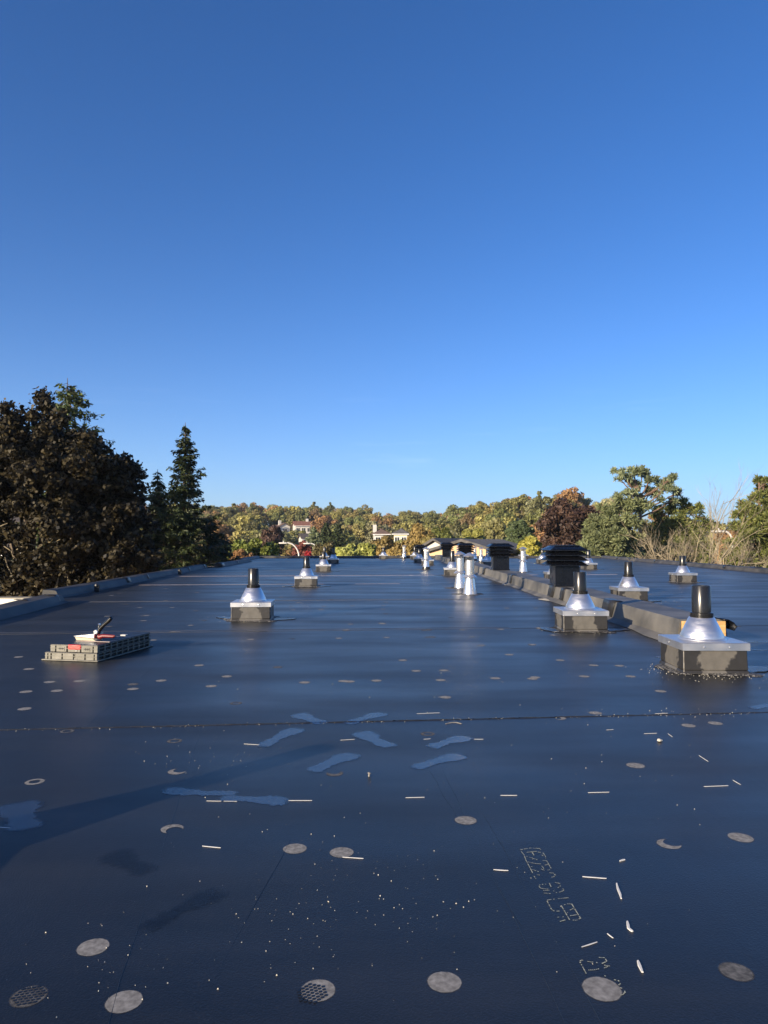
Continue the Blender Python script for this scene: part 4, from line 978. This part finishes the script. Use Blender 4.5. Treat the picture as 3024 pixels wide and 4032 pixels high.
pine('green_pine', 'dense green pine behind the bare bushes, left of the thin bare tree', b, top_z(1960, Y) - GROUND, px_clumps(b, Y, [(2690, 1985, 45, 0), (2640, 2000, 45, .3), (2730, 2010, 45, -.3), (2590, 2020, 45, .3), (2680, 2050, 80, -.5), (2760, 2060, 50, .2), (2600, 2080, 70, .4), (2700, 2120, 90, 0), (2620, 2160, 90, -.4), (2760, 2150, 60, .4), (2540, 2140, 60, .6), (2700, 2200, 90, .2), (2560, 2210, 60, .5)]), 26000, M['pine_warm'], 43, .17)
Y = 40; b = on_ground(2990, Y)
pine('leaning_pine', 'yellow green pine cut off by the right edge', b, top_z(1885, Y) - GROUND, px_clumps(b, Y, [(3010, 1900, 30, 0), (2990, 1895, 18, 0), (3040, 1920, 50, .2), (2985, 1960, 35, 0), (2930, 1985, 25, .2), (3040, 1990, 70, 0), (2960, 2010, 45, -.3), (2905, 2030, 28, .2), (2990, 2060, 70, -.2), (2900, 2080, 40, .3), (2950, 2120, 70, -.3), (3050, 2100, 90, 0), (2890, 2140, 35, .4), (2990, 2180, 80, -.2), (2920, 2200, 60, .3), (3040, 2220, 90, 0), (2880, 2230, 40, .5), (2970, 2250, 60, 0)]), 30000, M['pine_warm'], 44, .14)
Y = 72; broad_tree('dark_red_beech', 'large dark red brown tree left of the grey green pine', 'tree', on_ground(2250, Y), 3.9, top_z(1955, Y) - GROUND, 26000, .17, M['beech'], 45, k=60, cr=(.2, .34), rz=4.6)

def bare(mb, rng, p, d, L, r, depth, spread=.45, up=.12):
    n = 3; pts = [p]; q = p.copy(); dd = d.copy()
    for i in range(n):
        dd = dd + rng.normal(size=3) * .10 + np.array([0, 0, up * .3]); dd /= np.linalg.norm(dd); q = q + dd * L / n; pts.append(q.copy())
    mb.tube([tuple(x) for x in pts], [r * (1 - .45 * i / n) for i in range(n + 1)], 5 if r > .012 else 3)
    if depth == 0: return
    for k in range(rng.integers(2, 4) + (1 if depth > 2 and spread > .3 else 0)):
        t = rng.uniform(.35, 1.0); j = min(int(t * n), n - 1); b_ = pts[j] + (pts[j + 1] - pts[j]) * (t * n - j)
        nd_ = dd + rng.normal(size=3) * spread; nd_[2] += up; nd_ /= np.linalg.norm(nd_)
        bare(mb, rng, b_, nd_, L * rng.uniform(.5, .78), max(r * rng.uniform(.45, .6), .0045), depth - 1, spread, up)
def bare_tree(label, px, Y, stems, seed, L=2.0, r=.045, depth=4, spread=.42, zroot=-1.2):
    rng = np.random.default_rng(seed); b = on_ground(px, Y); root = empty('bare_tree', b); tag(root, label, 'bare tree', 'leafless bushes beyond the right roof edge')
    tr = MB(); tr.tube([(0, 0, 0), (.05, 0, 2.6), (0, .05, zroot - b.z)], [.16, .12, .10], 7)
    tr.build('trunk', M['twig'], root)
    for (ang, tilt) in stems:
        mb = MB(); d = np.array([math.sin(R(ang)), rng.uniform(-.25, .25), math.cos(R(ang)) * tilt]); d /= np.linalg.norm(d)
        bare(mb, rng, np.array([0, 0, zroot - b.z - .1]), d, L * rng.uniform(.85, 1.2), r, depth, spread)
        mb.build('bough', M['twig'], root)
bare_tree('leafless tan bush fanning out, leftmost of the bare bushes', 2640, 35, [(-72, 1), (-60, 1), (-48, 1), (-38, 1), (-25, 1), (-12, 1), (2, 1), (15, 1)], 51, 1.55, .036)
bare_tree('leafless tan bush in the middle of the bare bushes', 2700, 34, [(-35, 1), (-20, 1), (-8, 1), (5, 1), (18, 1), (32, 1)], 52, 1.45, .034)
bare_tree('thin bare tree whose upright twigs stand highest against the sky', 2775, 36, [(-6, 1), (2, 1), (10, 1), (20, 1)], 53, 2.75, .045, 4, .22)
bare_tree('leafless tan bush leaning right, rightmost of the bare bushes', 2850, 32, [(-15, 1), (8, 1), (22, 1), (35, 1), (48, 1), (62, 1), (74, 1)], 54, 1.5, .036)

# --- middle distance: individual trees, object colour gives each its hue
def mid(name, label, px, py, wpx, Y, col, seed, n=7000, leaf=None, **kw):
    b = on_ground(px, Y); broad_tree(name, label, 'tree', b, wpx / 2 / F_PX * Y, top_z(py, Y) - b.z, n, leaf or .17 * Y / 70, M['far_leaf'], seed, color=col, **kw)
mid('green_tree', 'bright green broad tree right of the dark spruces', 1010, 2085, 230, 62, (.14, .17, .03), 61, 11000)
mid('dark_brown_tree', 'dark brown tree above the bright green one', 1070, 2070, 120, 110, (.10, .06, .04), 62)
mid('red_maple', 'small dull red tree between the two street lamps', 1190, 2132, 75, 88, (.19, .07, .05), 63, 5000)
mid('red_shrub', 'tiny bright red shrub at the back roof edge', 1213, 2172, 26, 70, (.45, .05, .05), 64, 900)
mid('orange_shrub', 'low orange and green shrub by the left back corner', 955, 2158, 90, 56, (.25, .14, .05), 65, 3500)
mid('lime_tree', 'pale lime tree behind the left back vents', 1370, 2132, 110, 62, (.34, .36, .09), 66, 6000)
mid('lime_tree', 'smaller lime tree right of the pale lime one', 1440, 2128, 80, 70, (.28, .30, .07), 67, 4500)
mid('olive_tree', 'dark olive brown tree right of the street lamps', 1285, 2125, 130, 84, (.13, .11, .04), 68)
mid('golden_tree', 'golden brown tree below the white house', 1500, 2106, 180, 85, (.24, .18, .055), 69, 8000)
mid('golden_tree', 'big golden tree right of the cream house', 1655, 2062, 130, 98, (.25, .18, .05), 70, 9000)
mid('golden_tree', 'low golden tree below the cream house', 1588, 2112, 160, 80, (.27, .20, .06), 71, 7000)
mid('green_tree', 'green tree with pale trunk behind the left louvred turrets', 1745, 2068, 110, 92, (.15, .17, .04), 72, 8000, bark='bark_pale')
mid('yellow_green_tree', 'yellow green tree above the brown shingled house', 1860, 2072, 130, 96, (.26, .26, .06), 73, 8000)
mid('olive_tree', 'tall olive tree behind the brown shingled house', 1945, 2030, 130, 105, (.20, .19, .07), 74, 9000)
mid('dark_green_tree', 'dark green weeping tree left of the dark red tree', 2050, 2038, 130, 92, (.075, .105, .04), 75, 9000)
mid('yellow_tree', 'bright yellow green tree beside the dark red tree', 2085, 2108, 120, 60, (.36, .34, .06), 76, 8000)
mid('olive_tree', 'olive tree between golden tree and green tree', 1700, 2100, 90, 80, (.20, .17, .05), 77, 6000)
Y = 130; spruce('spruce_tree', 'dark conifer at the hill foot, left one of a pair', on_ground(1285, Y), top_z(2058, Y) - GROUND, 4.2, 7000, M['spruce'], 78, .04, .3, .42, .7)
Y = 128; spruce('spruce_tree', 'dark conifer at the hill foot, right one of a pair', on_ground(1332, Y), top_z(2062, Y) - GROUND, 4.0, 7000, M['spruce'], 79, .04, .3, .42, .7)
Y = 120; spruce('spruce_tree', 'grey green spruce left of the dark conifer pair', on_ground(1235, Y), top_z(2068, Y) - GROUND, 3.4, 6000, M['pine'], 80, .04, .3, .40, .7)

# --- houses
def house(name, label, px, py_eave, Y, w, d, wall_h, roof_h, rz, wall, roofm, gable_front=False, chimney=None, windows=3, storeys=1, hip=False):
    e = P(px, py_eave, Y); zb = e.z - wall_h
    root = empty(name, (e.x, Y, zb), rz); tag(root, label, 'house')
    MB().box(-w / 2, w / 2, -d / 2, d / 2, -4, wall_h).build('wall', M[wall], root)
    ov = .4; b = MB()
    if gable_front:      # ridge runs away from the viewer
        pr = [(-w / 2 - ov, wall_h - .15), (0, wall_h + roof_h), (w / 2 + ov, wall_h - .15)]
        for y in (-d / 2 - ov, d / 2 + ov):
            for (x, z) in pr: b.v += [(x, y, z), (x, y, z + .22)]
        f = [(1, 3, 9, 7), (3, 5, 11, 9), (0, 6, 8, 2), (2, 8, 10, 4), (0, 2, 3, 1), (2, 4, 5, 3), (6, 7, 9, 8), (8, 9, 11, 10), (0, 1, 7, 6), (4, 10, 11, 5)]
        b.f += f; b.sm += [False] * len(f)
        g = MB(); g.add([(-w / 2, -d / 2, wall_h + .001), (w / 2, -d / 2, wall_h + .001), (0, -d / 2, wall_h + roof_h - .12), (-w / 2, d / 2, wall_h + .001), (w / 2, d / 2, wall_h + .001), (0, d / 2, wall_h + roof_h - .12)], [(0, 1, 2), (5, 4, 3), (0, 2, 5, 3), (1, 4, 5, 2), (0, 3, 4, 1)])
        g.build('gable', M[wall], root)
    else:
        ins = d * .5 if hip else 0
        vs = []
        for x in (-w / 2 - ov, w / 2 + ov):
            s_ = 1 if x < 0 else -1
            for (y, z, dx) in ((-d / 2 - ov, wall_h - .1, 0), (0, wall_h + roof_h, s_ * ins), (d / 2 + ov, wall_h - .1, 0)): vs += [(x + dx, y, z), (x + dx, y, z + .2)]
        b.v = vs; f = [(1, 7, 9, 3), (3, 9, 11, 5), (0, 2, 8, 6), (2, 4, 10, 8), (0, 1, 3, 2), (2, 3, 5, 4), (6, 8, 9, 7), (8, 10, 11, 9), (0, 6, 7, 1), (4, 5, 11, 10)]
        b.f += f; b.sm += [False] * len(f)
        if not hip:
            g = MB(); g.add([(-w / 2, -d / 2, wall_h + .001), (-w / 2, d / 2, wall_h + .001), (-w / 2, 0, wall_h + roof_h - .1), (w / 2, -d / 2, wall_h + .001), (w / 2, d / 2, wall_h + .001), (w / 2, 0, wall_h + roof_h - .1)], [(0, 2, 1), (3, 4, 5), (0, 3, 5, 2), (1, 2, 5, 4), (0, 1, 4, 3)])
            g.build('gable', M[wall], root)
    rf = b.build('roof', M[roofm], root)
    if chimney is not None:
        MB().box(chimney - .4, chimney + .4, -.4, .4, wall_h + roof_h * .35, wall_h + roof_h + 1.0).build('chimney', M['siding' if wall == 'siding' else 'brick'], rf)
    MB().box(-w / 2 - ov, w / 2 + ov, -d / 2 - ov - .12, -d / 2 - ov - .005, wall_h - .16, wall_h - .02).build('gutter', M['trim'], root) if not gable_front else None
    for s_ in range(storeys):
        zc = wall_h - 1.35 - 2.7 * s_
        for k in range(windows):
            x = -w / 2 + w * (k + .5) / windows
            fr = MB(); a, c = min(.75, w / windows * .33), .62
            for (x0, x1, z0, z1) in ((-a - .09, a + .09, c, c + .09), (-a - .09, a + .09, -c - .09, -c), (-a - .09, -a, -c, c), (a, a + .09, -c, c), (-.03, .03, -c, c)): fr.box(x + x0, x + x1, -d / 2 - .06, -d / 2 - .002, zc + z0, zc + z1)
            wo = fr.build('window', M['trim'], root); MB().box(x - a, x + a, -d / 2 - .03, -d / 2 - .004, zc - c, zc + c).build('pane', M['glass'], wo)
    return root
HOUSES = []
def hs_(px0, px1, py0, py1, Y): HOUSES.append((px0, px1, py0, py1, Y))
house('house', 'distant white house with brown roof, left one on the hillside', 1113, 2074, 240, 3.6, 5, 3.0, 1.1, R(25), 'siding', 'roof_brown', chimney=-1, windows=1, gable_front=True); hs_(1080, 1150, 2052, 2084, 240)
house('house', 'distant white house with long red brown roof on the hillside', 1190, 2071, 235, 5.4, 7, 3.0, 1.4, R(14), 'siding', 'roof_red', chimney=1.6, windows=3); hs_(1155, 1220, 2056, 2086, 235)
house('house', 'two storey white house with red brown roof and tall chimney', 1500, 2103, 160, 3.2, 4.4, 5.0, 1.1, R(4), 'siding', 'roof_brown', chimney=-1.4, windows=2, storeys=2, hip=True); hs_(1462, 1534, 2088, 2118, 160)
house('house', 'two storey cream house right of the white one', 1580, 2102, 150, 2.8, 4.0, 5.0, 1.0, R(-6), 'siding_cream', 'roof_grey', windows=2, storeys=2, hip=True); hs_(1546, 1614, 2086, 2124, 150)
house('house', 'peach gabled house with brown shingle roof behind the turrets', 1905, 2168, 62, 5.6, 12, 3.2, .78, R(-24), 'siding_peach', 'roof_grey', gable_front=True, windows=2); hs_(1820, 2060, 2120, 2190, 62)
house('house', 'low pale house with grey roof left of the peach house', 1772, 2160, 66, 2.4, 7, 3.0, .75, R(-28), 'siding', 'roof_grey', gable_front=True, windows=1); hs_(1740, 1800, 2120, 2190, 66)
house('house', 'grey sided house glimpsed through the purple maple', 20, 2168, 34, 7.2, 7, 3.2, 1.6, R(-6), 'siding_grey', 'roof_dark', windows=4)
house('house', 'small house with blue grey roof among trees on the slope', 1208, 2122, 170, 3.0, 4, 2.6, 1.1, R(20), 'siding', 'roof_dark', windows=1); hs_(1192, 1226, 2104, 2132, 170)

# --- street lamps
def lamp(label, px_post, px_head, py_top, Y, k):
    base = on_ground(px_post, Y); root = empty('street_lamp', base); tag(root, label, 'street lamp', 'curved arm street lamps')
    dx = (px_head - px_post) / F_PX * Y; zt = top_z(py_top, Y) - base.z
    pts = [(0, 0, 0), (0, 0, zt * .5), (0, 0, zt - abs(dx) * .95)]
    for t in range(1, 7):
        a = math.pi / 2 * t / 6; pts.append((dx * .75 * (1 - math.cos(a)), 0, zt - abs(dx) * .95 + abs(dx) * .95 * math.sin(a)))
    pts.append((dx * .85, 0, zt))
    MB().tube(pts, [.11, .10, .085] + [.07] * 6 + [.06], 8).build('post', M['pole'], root)
    s_ = 1 if dx > 0 else -1
    h = MB().box(min(0, s_ * .8), max(0, s_ * .8), -.16, .16, -.08, .06); o = h.build('lamp_head', M['pole'], root, (dx * .80, 0, zt)); bevel(o, .04)
    MB().lathe([(.06, 0), (.06, .14), (.03, .16)], 10).build('photocell', M['chalk'], o, (s_ * .35, 0, .06))
    MB().box(min(s_ * .3, s_ * .75), max(s_ * .3, s_ * .75), -.12, .12, -.12, -.081).build('lens', M['glass'], o)
lamp('nearer curved street lamp at the left back of the roof', 1178, 1118, 2138, 72, 0)
lamp('farther curved street lamp, second from the left', 1254, 1213, 2140, 86, 1)
lamp('small distant street lamp low on the hillside', 1118, 1110, 2090, 190, 2)
lamp('street lamp head seen through the right hand bare bush', 2882, 2840, 2092, 50, 3)

# --- wooded hillside: each tree an object, sharing a few crown shapes
PROT = []
for i in range(7):
    rng = np.random.default_rng(200 + i); rx, rz = (4.6, 4.2) if i < 5 else (3.0, 5.4)
    cen, rad = broad_clumps(rng, rx, rz, 6.0, 26, (.24, .42), -.75); pos, N_ = clump_leaves(rng, cen, rad, 3600)
    mb = MB(); limbs(mb, rng, 2.0, 6.0, cen, .22, 6)
    PROT.append((quads_mesh('crown', pos, N_, .30, .66, M['far_leaf'], rng), mb.mesh('trunk', M['bark'])))
KIND = [('olive_tree', 'olive green', (.16, .15, .045), 5), ('green_tree', 'mid green', (.10, .125, .035), 4), ('dark_green_tree', 'dark green', (.055, .075, .030), 3), ('yellow_green_tree', 'yellow green', (.24, .23, .06), 3),
        ('rust_tree', 'rust orange', (.26, .135, .055), 2), ('brown_tree', 'dull brown', (.16, .11, .055), 2), ('grey_green_tree', 'pale grey green', (.20, .21, .11), 2)]
wts = [k[3] for k in KIND]; rnd = random.Random(77); made = 0; HILL = []
rows = []
d = 122.0
while d < 375: rows.append(d); d += 8 + d * .035
for ri, d in enumerate(rows):
    xpx = 420.0
    while xpx < 3420:
        step = 8.2 / d * F_PX * rnd.uniform(.75, 1.2); xpx += step
        D, zc = crest(xpx); Yt = d + rnd.uniform(-5, 5)
        if Yt > D + 6: continue
        if xpx > 2330 and Yt > 170 and made % 2: continue
        x = (xpx - CX) / F_PX * Yt; z = ground_z(x, Yt)
        near_crest = Yt > D - 25
        h = rnd.uniform(8.2, 11.5) if not near_crest else rnd.uniform(8.4, 10.6)
        ptop = HOR - (z + h - EYE) / Yt * F_PX; hwp = 5 / Yt * F_PX
        skip = False
        for (a, b_, y0, y1, Yh) in HOUSES:
            if a - hwp * .8 < xpx < b_ + hwp * .8 and Yt < Yh + 8 and ptop < y1:
                h = EYE + (HOR - y1) / F_PX * Yt - z
                if h < 3.2 or abs(Yt - Yh) < 8: skip = True
        if skip: continue
        wts2 = list(wts)
        if near_crest: wts2[4] += 3; wts2[0] += 4
        if 2080 < xpx < 2300 and near_crest: wts2[4] += 12
        k = rnd.choices(range(len(KIND)), wts2)[0]; nm, adj, col, _ = KIND[k]
        cm, tm = PROT[rnd.randrange(5) if k != 2 else rnd.choice((5, 6))]
        root = empty(nm, (x, Yt, z), rnd.uniform(0, 6.28)); s_ = h / 10.2; root.scale = (s_ * rnd.uniform(.85, 1.15), s_ * rnd.uniform(.85, 1.15), s_)
        tt = (Yt - 115) / (D - 115)
        row = 'on the skyline ridge' if Yt > D - 28 else ('high on the hillside' if tt > .55 else ('halfway up the hillside' if tt > .25 else 'at the hill foot'))
        band = next(w_ for lim, w_ in ((950, 'behind the dark spruces'), (1080, 'right of the tallest spruce'), (1260, 'above the street lamps'), (1450, 'above the lime trees'), (1620, 'above the two storey houses'), (1780, 'above the farther turrets'),
                    (1990, 'above the peach house'), (2150, 'behind the yellow tree'), (2400, 'behind the dark red tree'), (2760, 'behind the pines'), (9999, 'at the right edge')) if xpx < lim)
        HILL.append((adj, row, band, xpx, root)); tag(root, None, 'tree', adj + ' trees of the hillside wood')
        link('trunk', tm, root); o = link('crown', cm, root); v = rnd.uniform(1.1, 1.5); col = [c_ * .68 + o_ * .32 for c_, o_ in zip(col, (.19, .16, .06))]; o.color = (col[0] * v * rnd.uniform(.93, 1.07), col[1] * v, col[2] * v, 1)
        made += 1
from collections import defaultdict
gr_ = defaultdict(list)
for h_ in HILL: gr_[h_[:3]].append(h_)
ORD = ['leftmost'] + [k_ + '-from-left' for k_ in ('second', 'third', 'fourth', 'fifth', 'sixth', 'seventh', 'eighth', 'ninth', 'tenth', 'eleventh', 'twelfth')]
for (adj, row, band), l_ in gr_.items():
    l_.sort(key=lambda q: q[3])
    for i, q in enumerate(l_):
        q[4]['label'] = f'{adj} tree {row} {band}' if len(l_) == 1 else f'{ORD[min(i, 11)]} {adj} tree {row} {band}'
print('hill trees', made)

# ------------------------------------------------------------------ thin autumn haze round everything
hzm = bpy.data.materials.new('haze_air'); hzm.use_nodes = True; nt = hzm.node_tree; nt.nodes.clear()
o_ = nt.nodes.new('ShaderNodeOutputMaterial'); v_ = nt.nodes.new('ShaderNodeVolumePrincipled')
v_.inputs['Color'].default_value = (.86, .92, 1, 1); v_.inputs['Density'].default_value = .0002; v_.inputs['Anisotropy'].default_value = .2
nt.links.new(v_.outputs[0], o_.inputs['Volume'])
hb = MB().box(-7700, 7700, -700, 6100, GROUND - 3, 48).build('haze', hzm); tag(hb, 'thin pale haze filling the air over the whole scene', 'haze', kind='stuff')
